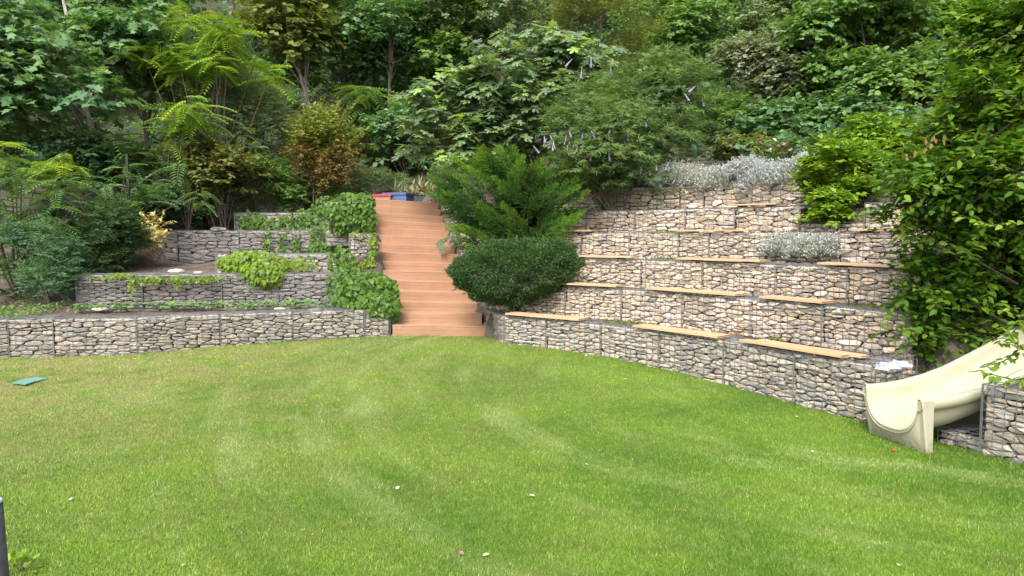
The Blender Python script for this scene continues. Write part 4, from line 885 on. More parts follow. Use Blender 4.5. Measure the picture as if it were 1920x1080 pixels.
def right_plants():
    P = plant; rng = np.random.default_rng(601)
    e = P('chaste_tree', 'big grey-green chaste tree with lilac flower spikes right of the juniper', 'shrub', 1150, 300, 15.6, 1.25, 1.15, PALM5, 'lf_vitex', .115, 1500, 9, .42, 602, nl=26, lr=.48, trunk=.025, stems=9, droop=.25, group=G_R, crown_name='foliage')
    spikes(e, rng, [at(px + rng.normal(0, 5), py + rng.normal(0, 5), 14.45 + rng.normal(0, .1)) for px, py in ((1015, 275), (1020, 268), (1030, 262), (1062, 265), (1070, 255), (1095, 268), (1112, 268), (1140, 260), (1147, 252), (1080, 290), (1065, 290), (1160, 285), (1220, 330), (1232, 325), (1190, 320), (1205, 240), (1285, 190), (1292, 185), (1040, 285), (1052, 272), (1128, 275), (1105, 300), (1170, 270), (1182, 262), (1150, 300), (1245, 320), (1018, 285))], L=.2)
    e = P('chaste_tree', 'taller fading chaste tree with pale spikes behind the flowering one', 'shrub', 1200, 215, 17.0, 1.75, 1.15, PALM5, 'lf_vitex', .115, 1900, 9, .42, 603, nl=36, lr=.46, trunk=.025, stems=9, droop=.2, group=G_R, crown_name='foliage')
    spikes(e, rng, [at(px + rng.normal(0, 6), py + rng.normal(0, 5), 15.9 + rng.normal(0, .15)) for px, py in ((1070, 125), (1085, 135), (1112, 125), (1148, 140), (1225, 190), (1233, 187), (1275, 192), (1290, 200), (1300, 175), (1325, 200), (1260, 205), (1315, 165))], L=.24)
    P('willow_shrub', 'tall olive willow with fine pale leaves behind the fig tree', 'tree', 1130, 75, 24, 1.6, 2.3, NARROW, 'lf_olive', .12, 2200, 12, .5, 604, nl=26, lr=.6, trunk=.05, droop=.1, group=G_R, upb=.9)
    P('broadleaf_shrub', 'fine-leaved shrub in the dark gap right of the chaste trees', 'shrub', 1345, 250, 20, 1.0, .9, NARROW, 'lf_mid', .11, 1100, 10, .4, 605, nl=16, lr=.45, trunk=.02, stems=7, group=G_R, crown_name='foliage')
    P('goldenrod_tree', 'green tree with a few yellow leaves above the silver bush', 'tree', 1310, 120, 25, 1.7, 1.7, OVAL, 'lf_mid', .13, 1500, 9, .5, 606, nl=22, lr=.6, trunk=.05, group=G_R)
    P('silver_bush', 'rounded bush with silvery grey leaves at the wood edge', 'bush', 1455, 165, 20, 1.4, 1.4, ROUND, 'lf_silver', .085, 2700, 9, .42, 607, nl=26, lr=.55, trunk=.03, stems=7, group=G_R, crown_name='foliage', fill=.5)
    P('hazel_thicket', 'tall fresh-green hazel thicket right of the silver bush', 'tree', 1625, 130, 18.6, 1.75, 2.2, ROUND, 'lf_mid', .105, 3600, 9, .42, 608, nl=44, lr=.6, trunk=.04, stems=8, group=G_R, fill=.45)
    P('hazel_thicket', 'dark hazel foliage under the silver bush and thicket', 'bush', 1530, 248, 18.3, 2.1, .7, ROUND, 'lf_maple', .10, 2200, 9, .36, 609, nl=34, lr=.45, trunk=.03, stems=8, group=G_R, crown_name='foliage')
    P('hazel_thicket', 'green hazel above the leafy near tree at the top right', 'tree', 1790, 60, 20, 1.7, 2.0, ROUND, 'lf_mid', .12, 1800, 9, .45, 610, nl=24, lr=.6, trunk=.05, group=G_R)
    P('spindle_shrub', 'bright yellow-green shrub at the end of the lavender row', 'shrub', 1590, 345, 12.6, .62, .62, OVAL, 'lf_bright', .085, 1000, 10, .25, 611, nl=20, lr=.26, trunk=.012, stems=8, group=G_R, crown_name='foliage', upb=.8, droop=.15)
    P('spindle_shrub', 'fresh green shrub behind the bright yellow-green one', 'shrub', 1665, 290, 14.2, .8, .55, OVAL, 'lf_bright', .08, 1000, 10, .25, 612, nl=18, lr=.3, trunk=.012, stems=8, group=G_R, crown_name='foliage', upb=.6)
    P('spindle_shrub', 'small yellow-green shrub spilling over the fifth tier', 'shrub', 1560, 400, 12.3, .35, .26, OVAL, 'lf_bright', .085, 330, 10, .2, 613, nl=10, lr=.17, trunk=.01, stems=6, group=G_R, crown_name='foliage', upb=.8)
    # lavender
    def lavender(label, px, py, Y, r, seed, n=1900):
        rng = np.random.default_rng(seed); c = at(px, py, Y); b = np.array([c[0], Y, c[2] - r * .75]); e = empty('lavender_bush', b, label, 'lavender', 'grey lavender bushes')
        d = rdir(rng, n); d[:, 2] = np.abs(d[:, 2]) - .25 * rng.random(n); s = b + UP * r * .15 + d * np.array([r, r * .8, r * .8]) * rng.uniform(.5, .9, (n, 1)); out = nrm(d + UP * .8 + rng.normal(0, .25, (n, 3)))
        f = Fol().add(scatter(NARROW, s, out, rdir(rng, n), rng.uniform(.07, .15, n), rng)); m = n * 3
        i = rng.integers(0, n, m); f.add(scatter(DIAM, s[i] + out[i] * rng.uniform(.02, .16, (m, 1)), nrm(out[i] + rng.normal(0, .8, (m, 3))), rdir(rng, m), rng.uniform(.022, .045, m), rng))
        f.build('foliage', M['lf_lav'], e); mb = MB()
        for j in range(0, n, 60): mb.tube([(0, 0, 0), s[j] - b], [.006, .003], 3, False)
        mb.build('stem', M['twig'], e)
    rowL = [(1262, 340, 15.9, .56), (1305, 330, 15.6, .52), (1348, 330, 15.2, .52), (1392, 324, 14.8, .52), (1435, 320, 14.5, .54), (1478, 314, 14.1, .54), (1520, 312, 13.7, .48)]
    for i, (px, py, Y, r) in enumerate(rowL):
        q = cut(TC[5], T_TOP[5], [px])[0]; Y = q[1] + .22; px = pxof((q[0] + .16, Y, 2.9))[0]; r *= (1.1, .92, 1.12, .95, 1.15, 1.0, .9)[i]; py = pxof((q[0] + .16, Y, T_TOP[5] + .28 + .12 * (i % 3 == 0)))[1]
        lavender(f'grey lavender bush in the long row on the top tier, {ORD[i]} from the chaste tree', px, py, Y, r, 620 + i)
    for i, (px, py, Y, r) in enumerate([(1470, 447, 12.9, .34), (1515, 442, 12.6, .36), (1558, 437, 12.3, .36)]):
        q = cut(TC[3], T_TOP[3] - .27, [px])[0]; Y = q[1] + .12; py = pxof((q[0] + .1, Y, T_TOP[3] - .27 + .14))[1]
        lavender(f'small grey lavender clump in the tier gap, {ORD[i]} from the fourth-tier bench', px, py, Y, r, 630 + i, 1500)
    lavender('grey lavender at the stair top behind the blue box', 770, 358, 22.0, .5, 635, 1800)
    # asters
    e = empty('aster_plant', at(1455, 300, 15.2), 'flowering aster with white and pink blooms behind the lavender', 'flowers', G_R); rng = np.random.default_rng(640); f, mb = Fol(), MB(); b = np.array(e.location)
    heads = [(1434, 250), (1422, 263), (1442, 272), (1460, 275), (1444, 281), (1470, 270), (1482, 281), (1497, 281), (1504, 281), (1512, 285), (1428, 287), (1452, 262)]
    for px, py in heads: q = at(px, py, 15.0); mb.tube([(q[0] - b[0], 0, -.35), q - b], [.005, .003], 3, False)
    C, R = lumps(rng, at(1455, 292, 15.2), (.6, .3, .2), 14, .14, -1); twig_leaves(rng, C, R, 330, 7, .2, .06, NARROW, fol=f); mb.build('stem', M['lf_mid'], e); f.build('foliage', M['lf_olive'], e)
    bl = None
    for px, py in heads:
        if bl is None:
            a = np.linspace(0, 6.28, 13)[:-1]; bl = mesh_tri('bloom', *scatter(OVAL, np.zeros((12, 3)), np.stack([np.cos(a), np.sin(a), .3 + 0 * a], 1), np.tile(UP, (12, 1)), .05, rng, np.repeat(.7, 12)))
            bl.materials.append(M['petal'])
            bp = bl.copy(); bp.attributes['rnd'].data.foreach_set('value', np.zeros(len(bp.vertices), np.float32))
        o = bpy.data.objects.new('bloom', bp if px in (1504, 1497, 1470, 1422) else bl); COL.objects.link(o); o.parent = e; o.location = at(px, py, 15.0) - b; o.rotation_euler = (.8, 0, px); o.scale = [1.0 + .6 * (px == 1504)] * 3
    P('broadleaf_shrub', 'light green weeds behind the asters and lavender', 'shrub', 1400, 285, 16.8, .7, .25, OVAL, 'lf_olive', .08, 350, 7, .25, 645, nl=10, lr=.2, trunk=.008, stems=5, group=G_R, crown_name='foliage')
    # dried iris clump at the stair top
    rng = np.random.default_rng(650); c = at(805, 365, 21.6); e = empty('dried_grass_clump', c, 'straw-coloured dried grass clump at the stair top', 'grass clump', G_C); n = 170
    d = rdir(rng, n); d[:, 2] = np.abs(d[:, 2]) * 1.2 + .35; f = Fol().add(scatter(NARROW, c + rng.normal(0, 1, (n, 3)) * np.array([.5, .2, .04]), nrm(d), rdir(rng, n), rng.uniform(.25, .6, n), rng)); f.build('blades', M['lf_dry'], e)
right_plants()

def near_tree():
    rng = np.random.default_rng(701); b = np.array([6.6, 8.6, gz(6.6, 8.6) - .1]); e = empty('hornbeam_tree', b, 'leafy near tree hanging over the slide at the right edge', 'tree'); mb, f = MB(), Fol()
    env = [(1925, 90, 8.0, .8, .45), (1875, 190, 8.3, .6, .4), (1800, 265, 8.4, .45, .28), (1760, 330, 8.2, .55, .32), (1850, 330, 7.8, .75, .45), (1720, 385, 8.3, .4, .22), (1930, 230, 7.6, .7, .6),
           (1770, 450, 8.4, .42, .35), (1850, 450, 8.2, .6, .5), (1800, 545, 8.5, .42, .38), (1870, 560, 8.7, .6, .5), (1770, 610, 8.6, .33, .25), (1830, 640, 8.9, .45, .25), (1935, 420, 8.0, .6, .7), (1765, 665, 8.8, .22, .14), (1990, 100, 8, 1., 1.), (1990, 500, 8.4, .9, .9), (1885, 110, 8.6, .45, .3), (1745, 520, 8.6, .3, .3), (1755, 590, 8.8, .3, .25), (1750, 645, 9.0, .3, .2), (1820, 600, 9.0, .5, .35), (1880, 480, 8.8, .7, .6), (1860, 380, 8.8, .7, .6), (1900, 250, 8.8, .8, .7), (1790, 680, 9.1, .35, .16)]
    C = np.array([at(px, py, Y) for px, py, Y, *_ in env]); R = np.array([(rx, rx * .8, rz) for *_, rx, rz in env])
    limbs(rng, mb, b, np.array([6.4, 8.5, 5.0]), C, .085, nl=12)
    sub, subR = [], []
    for c, r in zip(C, R):
        for _ in range(int(6 + 10 * r[0])):
            d = rdir(rng, 1)[0]; sub.append(c + d * r * rng.uniform(.3, .9)); s = rng.uniform(.22, .4) * max(.55, r[0]); subR.append((s, s, s * .42))
    twig_leaves(rng, np.array(sub), np.array(subR), 4500, 11, .42, .094, OVAL, droop=.3, fol=f, flat=.85, wood=(mb, 3), szvar=.3)
    # long sprays reaching out of the crown and over the slide
    for (x0, y0, Y0), (x1, y1, Y1) in (((1820, 190, 8.0), (1650, 145, 8.0)), ((1850, 260, 7.8), (1700, 190, 7.7)), ((1860, 130, 7.6), (1775, 45, 7.7)), ((1800, 330, 8), (1650, 335, 8.1)), ((1790, 290, 8), (1710, 230, 7.9)),
                                     ((1800, 300, 7.6), (1690, 400, 7.8)), ((1800, 470, 8), (1680, 420, 8.2)), ((1800, 560, 8.2), (1690, 520, 8.4)), ((1930, 640, 6.6), (1835, 690, 6.6)), ((1930, 590, 6.7), (1860, 640, 6.6)), ((1940, 660, 6.5), (1880, 610, 6.5)),
                                     ((1930, 200, 7), (1830, 120, 7.2)), ((1930, 330, 6.8), (1800, 260, 7.0)), ((1920, 420, 6.9), (1790, 400, 7.2)), ((1800, 620, 8.3), (1680, 610, 8.3)), ((1900, 60, 7.4), (1790, 90, 7.6)), ((1960, 700, 6.3), (1850, 700, 6.4)), ((1950, 620, 6.5), (1890, 570, 6.6))):
        p0, p1 = at(x0, y0, Y0), at(x1, y1, Y1); n = 26; t = np.linspace(0, 1, n) ** .9; axis = nrm(p1 - p0); sag = -.06 * np.sin(t * 3.14)[:, None] * UP
        lat = nrm(np.cross(axis, UP)); pos = p0 + t[:, None] * (p1 - p0) + sag + rng.normal(0, .018, (n, 3)); side = np.where(np.arange(n) % 2, 1., -1.)[:, None]
        tip = axis * .5 + lat * side * .9 + rng.normal(0, .25, (n, 3)) - UP * .25; nor = UP + rng.normal(0, .3, (n, 3)) + np.array([0, -.35, 0])
        f.add(scatter(OVAL, pos, tip, nor, .09 * rng.uniform(.75, 1.25, n), rng, np.clip(.55 + rng.random(n) * .45, 0, 1)))
        mb.tube([p0 - axis * .6 - UP * .1, p0, .5 * (p0 + p1) - UP * .06, p1], [.012, .009, .006, .002], 4, False)
    mb.v = [tuple(np.array(v) - b) for v in mb.v]; mb.build('trunk', M['wood_dark'], e, True); f.build('crown', M['lf_beech'], e)
    n = 11; q = np.array([at(px, py, 7.55) for px, py in ((1700, 285), (1706, 292), (1738, 262), (1748, 268), (1756, 262), (1762, 272), (1742, 274), (1712, 284), (1834, 245), (1733, 268), (1750, 258))])
    o = Fol().add(scatter(OVAL, q + rng.normal(0, .02, (n, 3)), np.array([0, -.2, -1.]) + rng.normal(0, .35, (n, 3)), np.array([0, -1., .3]) + rng.normal(0, .3, (n, 3)), .07 * rng.uniform(.7, 1.2, n), rng)).build('withered_leaves', M['lf_wither'], e); o['label'] = 'a few withered pinkish-brown leaves'; o['kind'] = 'stuff'
    # low dark shrub behind the slide
    plant('broadleaf_shrub', 'dark low shrub between the stone wall and the slide', 'shrub', 1770, 640, 9.0, .62, .42, OVAL, 'lf_beech', .08, 1700, 9, .22, 702, nl=26, lr=.22, trunk=.01, stems=6, crown_name='foliage')
    plant('broadleaf_shrub', 'dark shrub above the slide chute under the leafy near tree', 'shrub', 1880, 590, 9.2, .75, .5, OVAL, 'lf_beech', .085, 1500, 9, .24, 703, nl=24, lr=.26, trunk=.012, stems=6, crown_name='foliage')
near_tree()

def creeper(label, patches, mat, size, seed, n, group='creepers on the left walls'):
    """lobed leaves lying over a wall face like shingles; patches: (px, py, Y, rx_px, ry_px, thickness, weight)"""
    rng = np.random.default_rng(seed); pts, nor = [], []; wt = np.array([p[3] * p[4] * p[6] for p in patches], float); ci = rng.choice(len(patches), n, p=wt / wt.sum())
    for k in ci:
        px, py, Y, rx, ry, th, _ = patches[k]; a = rng.uniform(0, 6.28); u = math.sqrt(rng.random()); bulge = th * math.sqrt(max(0, 1 - u * u)) * rng.uniform(.4, 1)
        pts.append(at(px + rx * u * math.cos(a), py + ry * u * math.sin(a), Y - bulge)); nor.append((.5 * u * math.cos(a), -1, .55 - .5 * u * math.sin(a)))
    pts, nor = np.array(pts), np.array(nor) + rng.normal(0, .25, (n, 3)); b = pts.mean(0); e = empty('creeper', b, label, 'creeper', group)
    tip = np.array([0, -.35, -1.]) + rng.normal(0, .4, (n, 3)); f = Fol().add(scatter(IVY, pts, tip, nor, size * rng.uniform(.55, 1.2, n), rng)); f.build('leaves', M[mat], e)
    mb = MB()
    for k in range(24):
        i, j = rng.integers(0, n, 2)
        if np.linalg.norm(pts[i] - pts[j]) < 1.2: mb.tube([pts[i] - b + np.array([0, .06, 0]), .5 * (pts[i] + pts[j]) - b + np.array([0, .07, .03]), pts[j] - b + np.array([0, .06, 0])], .004, 4, False)
    if mb.v: mb.build('stem', M['twig'], e)
creeper('lime-green creeper mound spilling over the dark grey wall', [(470, 490, 15.1, 62, 22, .3, 1), (490, 515, 14.75, 45, 26, .25, 1), (560, 492, 15.15, 40, 12, .12, .6), (545, 505, 15.0, 30, 14, .1, .5), (440, 495, 15.0, 35, 18, .2, 1)], 'lf_ivyl', .095, 801, 820)
creeper('thin yellow-green creeper strand along the dark grey wall top', [(225, 516, 14.25, 30, 5, .05, 1), (275, 525, 14.3, 32, 8, .05, 1), (340, 524, 14.35, 50, 7, .05, 1), (395, 522, 14.4, 25, 6, .05, 1), (245, 540, 14.2, 6, 22, .03, .6), (332, 535, 14.35, 5, 14, .03, .6), (190, 520, 14.2, 25, 4, .03, .6)], 'lf_ivyl', .065, 802, 330)
creeper('big green creeper clump tumbling beside the lowest steps', [(690, 545, 13.95, 58, 38, .3, 1), (700, 575, 13.75, 48, 22, .18, 1), (730, 570, 13.9, 20, 45, .15, .8), (650, 535, 14.4, 38, 40, .2, .8), (640, 490, 15.1, 25, 30, .15, .8), (645, 570, 13.9, 25, 20, .15, .7), (690, 520, 14.4, 30, 14, .2, 1)], 'lf_ivy', .098, 803, 1350)
creeper('hanging creeper over the upper grey walls left of the pillar', [(520, 420, 19.0, 75, 16, .12, 1), (590, 415, 18.9, 60, 26, .15, 1), (470, 408, 19.05, 30, 14, .1, 1), (620, 445, 17.9, 40, 30, .15, 1), (560, 440, 18.6, 60, 14, .1, .8), (500, 450, 17.75, 8, 30, .05, .7), (555, 465, 17.8, 12, 25, .05, .7), (530, 460, 17.8, 8, 24, .05, .7), (610, 470, 17.7, 35, 18, .1, .9), (460, 430, 18.9, 20, 25, .05, .4)], 'lf_ivy', .09, 804, 1400)
creeper('dense creeper mound on the topmost stair-side wall', [(655, 400, 17.3, 48, 40, .35, 1), (668, 378, 17.6, 35, 18, .4, 1), (690, 415, 17.3, 16, 30, .2, 1), (620, 385, 17.9, 35, 20, .2, .8)], 'lf_ivy', .095, 805, 1150)
creeper('narrow creeper trailing down the pale stone pillar', [(699, 470, 15.5, 7, 40, .05, 1), (690, 495, 15.5, 16, 10, .06, .7), (668, 500, 15.5, 14, 16, .06, .6), (680, 437, 15.5, 24, 4, .04, .6)], 'lf_ivyl', .075, 806, 170)

# ------------------------------------------------------------------ small things
def small_things():
    rng = np.random.default_rng(901)
    # bollard light at the lower left corner
    Y = 2.6; c = at(-20, 941, Y); zb = float(lawn_z(c[0], Y)) - .05; e = empty('bollard_light', (c[0] + .02, Y, zb), 'dark metal bollard light with a flat cap at the corner of the lawn', 'bollard'); H = c[2] - zb; R = .058
    m = MB(); m.tube([(0, 0, 0), (0, 0, H - .012)], R, 40); o = m.build('post', M['steel'], e); o.data.polygons.foreach_set('use_smooth', [len(p.vertices) == 4 for p in o.data.polygons])
    m = MB(); m.tube([(0, 0, H - .012), (0, 0, H - .008)], R * .97, 40); m.build('shadow_gap', M['black'], e)
    m = MB(); m.tube([(0, 0, H - .008), (0, 0, H - .003), (0, 0, H)], [R * 1.01, R * 1.01, R * .97], 40); m.build('cap', M['zinc'], e); e.rotation_euler.y = -.035
    # weed beside the bollard
    c = atz(38, 1075, -.22); e = empty('weed_plant', (c[0], c[1], -.21), 'round-leaved weed beside the bollard', 'weed'); n = 34; d = rdir(rng, n); d[:, 2] = np.abs(d[:, 2])
    p = np.array(e.location) + d * np.array([.11, .11, .10]); Fol().add(scatter(ROUND, p, d + rng.normal(0, .4, (n, 3)), np.tile(UP, (n, 1)) + rng.normal(0, .3, (n, 3)), rng.uniform(.03, .06, n), rng)).build('leaves', M['lf_bright'], e)
    mb = MB(); [mb.tube([(0, 0, 0), q - np.array(e.location)], [.003, .002], 3, False) for q in p[::3]]; mb.build('stem', M['twig'], e)
    # green cover plate in the lawn
    q = [atz(x, y, lawn_z(-7, 10.5) + .012) for x, y in ((22, 719), (48, 722), (66, 716), (90, 711), (70, 708), (46, 711))]; top = [np.array([p[0], p[1], p[2] + .012]) for p in q]
    V = q + top; k = len(q); b = np.mean(q, 0)
    tag(link('valve_cover', mesh_py('valve_cover', [v - b for v in V], [tuple(range(k, 2 * k))] + [(i, (i + 1) % k, k + (i + 1) % k, k + i) for i in range(k)]), M['teal']), 'flat turquoise-green valve cover lying in the dry grass', 'cover').location = b
    # fallen leaves and petals
    lv = [(1676, 846, 'red_leaf', 'rust-brown fallen leaf on the lawn near the slide', (.28, .07, .03)), (1523, 848, 'leaf', 'tan fallen leaf on the lawn, left of the slide foot', (.5, .34, .15)), (1095, 870, 'leaf', 'pale orange fallen leaf in the middle of the lawn', (.55, .36, .16)),
          (1003, 930, 'petal', 'pinkish white petal in the middle of the lawn', (.5, .36, .36)), (868, 1040, 'petal', 'bright pink petal near the bottom of the lawn', (.7, .12, .22)), (130, 938, 'scrap', 'white paper scrap on the lawn near the bollard', (.5, .48, .43)),
          (1497, 781, 'leaf', 'yellowish fallen leaf on the lawn near the gabion foot', (.55, .42, .18)), (1548, 785, 'leaf', 'small cream fallen leaf beside the slide', (.6, .5, .3)), (1392, 731, 'leaf', 'orange leaf at the foot of the lowest tier', (.5, .27, .13)), (1176, 711, 'leaf', 'pink-brown leaf on the far lawn below the wall', (.55, .27, .2)),
          (1097, 667, 'petal', 'cream petal on the far lawn near the benches', (.7, .6, .5)), (385, 677, 'scrap', 'white scrap on the lawn near the low wall', (.5, .48, .44)), (250, 673, 'leaf', 'orange leaf at the foot of the low wall', (.6, .4, .14)), (742, 917, 'leaf', 'pale leaf on the lawn left of the middle', (.6, .55, .3)), (350, 1057, 'leaf', 'light green leaf near the bottom left of the lawn', (.4, .5, .2)), (1684, 1057, 'leaf', 'pale straw leaf near the bottom right of the lawn', (.6, .5, .25)), (905, 1042, 'leaf', 'pale green leaf beside the bright pink petal', (.45, .55, .25))]
    for i, (px, py, nm, lab, col) in enumerate(lv):
        z = -.1
        for _ in range(4): p = atz(px, py, z); z = float(lawn_z(p[0], p[1])) + .018
        a = rng.uniform(0, 6.28); s = .030 if nm != 'red_leaf' else .042
        V, T, R = scatter(OVAL, np.zeros((1, 3)), np.array([[math.cos(a), math.sin(a), .25]]), np.array([[rng.normal(0, .3), -.3, 1.]]), s * 1.6, rng)
        V = np.vstack([V, V - UP * .0012]); T = np.vstack([T, T[:, ::-1] + len(V) // 2]); key = 'fl%d' % i; M[key] = plain(key, col, .6, .3, var=.2, scale=40)
        tag(link({'red_leaf': 'fallen_leaf', 'leaf': 'fallen_leaf', 'petal': 'fallen_petal', 'scrap': 'paper_scrap'}[nm], mesh_tri('fallen_leaf', V, T), M[key]), lab, {'petal': 'petal', 'scrap': 'scrap'}.get(nm, 'leaf'), 'litter scattered on the lawn').location = p
    # fence posts
    for px, y0, y1, Y, lab in ((111, 305, 400, 17.2, 'dark steel fence post in front of the maple, nearer the left edge'), (243, 290, 415, 17.4, 'dark steel fence post right of the maple trunk')):
        a, b = at(px, y0, Y), at(px, y1, Y); b[2] = gz(b[0], Y) - .1; h = a[2] - b[2]; e = empty('fence_post', b, lab, 'post', 'posts of the garden fence')
        MB().box((0, 0, h / 2), (.03, .03, h / 2)).build('post', M['black'], e); MB().box((0, 0, h + .008), (.034, .034, .008)).build('cap', M['black'], e)
    # boxes at the stair top
    Yb = 20.6; l, r = at(716, 382, Yb), at(762, 382, Yb); z = 2.62; Wd = r[0] - l[0]; e = empty('storage_box', ((l[0] + r[0]) / 2, Yb, z), 'blue plastic lidded storage box at the stair top', 'box', rz=-.25); hh = at(740, 361, Yb)[2] - z
    MB().box((0, .3, hh / 2 - .03), (Wd / 2, .28, hh / 2 - .03)).build('body', M['blue'], e); MB().box((0, .3, hh - .03), (Wd / 2 + .025, .31, .028)).build('lid', M['blue'], e)
    m = MB()
    for x in (-Wd / 2, -.02, Wd / 2): m.box((x, .012, hh / 2 - .04), (.02, .012, hh / 2 - .06))
    m.box((0, .010, hh * .42), (Wd / 2, .014, .014)); m.build('ribs', M['blue'], e)
    Yb = 19.7; l, r = at(699, 380, Yb), at(732, 380, Yb); Wd = r[0] - l[0]; e = empty('plastic_tub', ((l[0] + r[0]) / 2, Yb + .02, 2.62), 'red-rimmed translucent pink tub at the top of the stairs', 'tub'); hh = at(715, 364, Yb)[2] - 2.62
    V = []; 
    for zz, s in ((0, .85), (hh - .05, 1.0)): V += [(sx * s * Wd / 2, .22 + sy * s * .2, zz) for sx, sy in ((-1, -1), (1, -1), (1, 1), (-1, 1))]
    link('body', mesh_py('body', V, [(0, 1, 5, 4), (1, 2, 6, 5), (2, 3, 7, 6), (3, 0, 4, 7), (4, 5, 6, 7)]), M['rosy'], e); MB().box((0, .22, hh - .025), (Wd / 2 + .02, .225, .024)).build('rim', M['red'], e)
    a, b = at(775, 384, 20.9), at(835, 384, 20.9); e = empty('raised_bed', ((a[0] + b[0]) / 2, 21.0, 2.6), 'dark slate raised bed edging behind the top step', 'planter'); w_ = b[0] - a[0]; hh = at(800, 368, 20.9)[2] - 2.6
    MB().box((0, 0, hh / 2), (w_ / 2, .03, hh / 2)).build('front_board', M['slate'], e); MB().box((0, .0, hh * .45), (w_ / 2, .036, .008)).build('rail', M['steel'], e)
    c = at(815, 381, 20.2); e = empty('flower_pot', (c[0], 20.2, 2.62), 'small brown square pot at the right of the stair top', 'pot'); h = at(815, 374, 20.2)[2] - 2.62; s = .12
    m = MB(); V = [(sx * q, sy * q, zz) for zz, q in ((0, s * .75), (h, s), (h, s * .85), (h - .06, s * .85)) for sx, sy in ((-1, -1), (1, -1), (1, 1), (-1, 1))]
    m.add(V, [(k * 4 + j, k * 4 + (j + 1) % 4, k * 4 + 4 + (j + 1) % 4, k * 4 + 4 + j) for k in range(3) for j in range(4)] + [(12, 13, 14, 15)]); m.build('pot', M['brown'], e)
    # small can on the long bench
    p = atz(1437, 640, T_TOP[0] + .062); e = empty('drink_can', p, 'small white and black can standing on the long lowest bench', 'can'); mb = MB(); mb.tube([(0, 0, 0), (0, 0, .004), (0, 0, .036)], [.020, .024, .024], 16); mb.build('body', M['white'], e)
    mb = MB(); mb.tube([(0, 0, .036), (0, 0, .05), (0, 0, .054)], [.0245, .0245, .021], 16); mb.build('rim', M['black'], e)
    # crumpled white plastic bag on the lowest tier
    rng2 = np.random.default_rng(910); c = atz(1676, 688, .475); nx, ny = 34, 16; u = nrm(np.array([.86, .5])); vv = np.array([-.5, .86]); V = []
    for j in range(ny):
        for i in range(nx):
            s, t = i / (nx - 1) - .5, j / (ny - 1) - .5; env = max(0, 1 - (2 * s) ** 2) * max(0, 1 - (2 * t) ** 2)
            z = .075 * env ** .6 * (.45 + .55 * abs(math.sin(s * 13 + t * 7)) * abs(math.cos(t * 11 - s * 5))) + rng2.normal(0, .006) * (env > 0.02)
            pxy = u * s * .55 + vv * (t * .17 + .03 * math.sin(s * 17)); V.append((pxy[0], pxy[1], z + .0))
    F = [(j * nx + i, j * nx + i + 1, (j + 1) * nx + i + 1, (j + 1) * nx + i) for j in range(ny - 1) for i in range(nx - 1)]
    tag(link('plastic_bag', mesh_py('plastic_bag', V, F), M['white']), 'crumpled white plastic bag on the lowest tier near the slide', 'bag').location = c
    # irrigation hoses
    def hose(pts, label, r=.011):
        P3 = [np.array(at(*p)) for p in pts]; b = P3[0].copy(); xy = catmull(np.array([p - b for p in P3]), 8); m = MB(); m.tube(xy, r, 6); tag(m.build('irrigation_hose', M['black'], None, True), label, 'hose', 'irrigation hoses on the left beds').location = b
    def zat(px, z, Yg): 
        return (px, pxof((at(px, 500, Yg)[0], Yg, z))[1], Yg)
    hose([zat(175, .52, 13.6), zat(230, .56, 13.7), zat(300, .57, 13.9), zat(360, .53, 13.9), zat(440, .51, 14.1), zat(520, .51, 14.2)], 'black hose arching along the strawberry bed')
    hose([zat(165, .50, 13.2), zat(240, .55, 13.35), zat(330, .50, 13.7), zat(420, .50, 14.0)], 'black hose lying nearest the low wall rim')
    hose([zat(315, 1.30, 17.2), zat(345, 1.25, 16.8), zat(370, 1.22, 16.6), zat(400, 1.27, 16.9), zat(425, 1.3, 17.2)], 'black hose on the bare soil bank')
    # loose rocks
    def rock(px, py, Y, s, label, mat='stone_pale'):
        c = at(px, py, Y); r = np.random.default_rng(int(px)); me = bpy.data.meshes.new('rock'); import bmesh
        bm = bmesh.new(); bmesh.ops.create_icosphere(bm, subdivisions=2, radius=1)
        for v in bm.verts: k = 1 + r.normal(0, .09); v.co = (v.co.x * s[0] * k, v.co.y * s[1] * k, max(-.6, min(.75, v.co.z)) * s[2] * k)
        bm.to_mesh(me); bm.free(); tag(link('loose_rock', me, M[mat]), label, 'rock', 'loose rocks on the left beds').location = c
    rock(331, 509, 14.9, (.17, .12, .07), 'pale flat rock on the soil behind the dark grey wall'); rock(372, 512, 14.8, (.1, .08, .05), 'small pale rock on the dark wall top left of the lime creeper')
    rock(410, 430, 17.9, (.19, .13, .07), 'tan rock lying on top of the weathered upper wall', 'stone_mid'); rock(641, 577, 14.0, (.11, .09, .09), 'rounded grey rock beside the creeper clump', 'stone_grey')
    rock(590, 581, 13.9, (.14, .09, .04), 'flat pale slab on the bed beside the rounded rock'); rock(190, 580, 13.6, (.16, .1, .04), 'flat tan slab at the left end of the strawberry bed', 'stone_mid'); rock(525, 579, 13.9, (.12, .08, .03), 'small pale slab in the strawberry bed')
    # strawberry plants
    for i, px in enumerate((156, 205, 240, 300, 335, 365, 395, 445, 480, 520, 560, 605)):
        Y = 13.55 + .0013 * (px - 150) + rng.uniform(-.15, .25); x = at(px, 570, Y)[0]; b = np.array([x, Y, gz(x, Y)]); e = empty('strawberry_plant', b, f'low strawberry plant in the bed on the low wall, {ORD[i] if i < 9 else ["tenth", "eleventh", "twelfth"][i - 9]} from the left', 'plant', 'strawberry plants in the bed')
        n = 55; a = rng.uniform(0, 6.28, n); rr = rng.uniform(.03, .24, n); p = b + np.stack([np.cos(a) * rr, np.sin(a) * rr * .7, .06 + rng.uniform(0, .12, n)], 1)
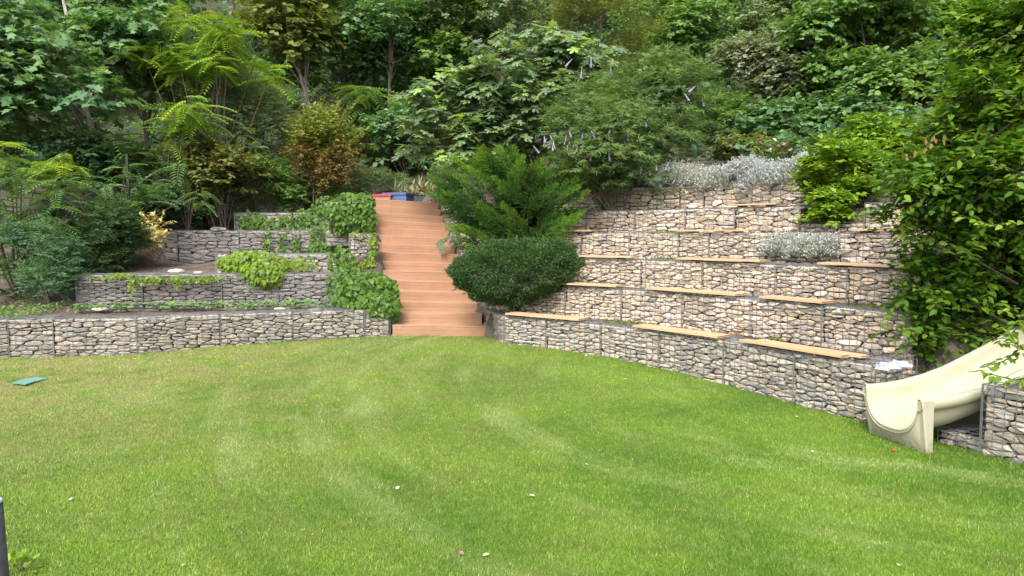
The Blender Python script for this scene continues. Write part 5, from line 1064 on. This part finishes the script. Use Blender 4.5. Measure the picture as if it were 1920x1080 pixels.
        Fol().add(scatter(ROUND, p, np.stack([np.cos(a), np.sin(a), -.1 + 0 * a], 1) + rng.normal(0, .3, (n, 3)), np.tile(UP + np.array([0, -.4, 0]), (n, 1)) + rng.normal(0, .3, (n, 3)), rng.uniform(.05, .095, n), rng)).build('leaves', M['lf_vitex' if i % 2 else 'lf_mid'], e)
        mb = MB(); [mb.tube([(0, 0, 0), q - b], [.004, .002], 3, False) for q in p[::5]]; mb.build('stem', M['twig'], e)
    # ground cover
    f = Fol(); n = 2600; x = rng.uniform(-11, -8.3, n); y = rng.uniform(11.6, 14, n) ; keep = y > np.interp(x, L1P[:, 0], L1P[:, 1]) + .45; x, y = x[keep], y[keep]; n = len(x)
    f.add(scatter(ROUND, np.stack([x, y, ground(x, y) + rng.uniform(.01, .1, n)], 1), rdir(rng, n) * np.array([1, 1, .3]), np.tile(UP, (n, 1)) + rng.normal(0, .35, (n, 3)), rng.uniform(.03, .07, n), rng))
    o = link('ground_cover', mesh_tri('ground_cover', np.vstack(f.V), np.vstack(f.T), np.concatenate(f.R)), M['lf_mid']); tag(o, 'low green ground cover on the bed at the far left', 'ground cover', kind='stuff')
    # moss and weeds on the tier tops
    f = Fol()
    for tier, x0, x1 in ((0, 1105, 1180), (1, 1552, 1690), (0, 1385, 1400), (2, 1200, 1265), (3, 1195, 1260)):
        a = cut(TC[tier], T_TOP[tier], [x0, x1]); n = 260; t = rng.random(n); q = a[0] + t[:, None] * (a[1] - a[0]); u = nrm(a[1] - a[0]); nn = np.array([-u[1], u[0]]); q = q + nn * rng.uniform(.25, .7, (n, 1))
        f.add(scatter(DIAM, np.column_stack([q, np.full(n, T_TOP[tier] - .02)]), rdir(rng, n) * np.array([1, 1, .4]) + UP * .8, rdir(rng, n), rng.uniform(.03, .09, n), rng))
    o = link('weeds', mesh_tri('weeds', np.vstack(f.V), np.vstack(f.T), np.concatenate(f.R)), M['lf_olive']); tag(o, 'small tufts of moss and weeds on the tier tops', 'weeds', kind='stuff')
small_things()
print('foliage triangles', NTRI)
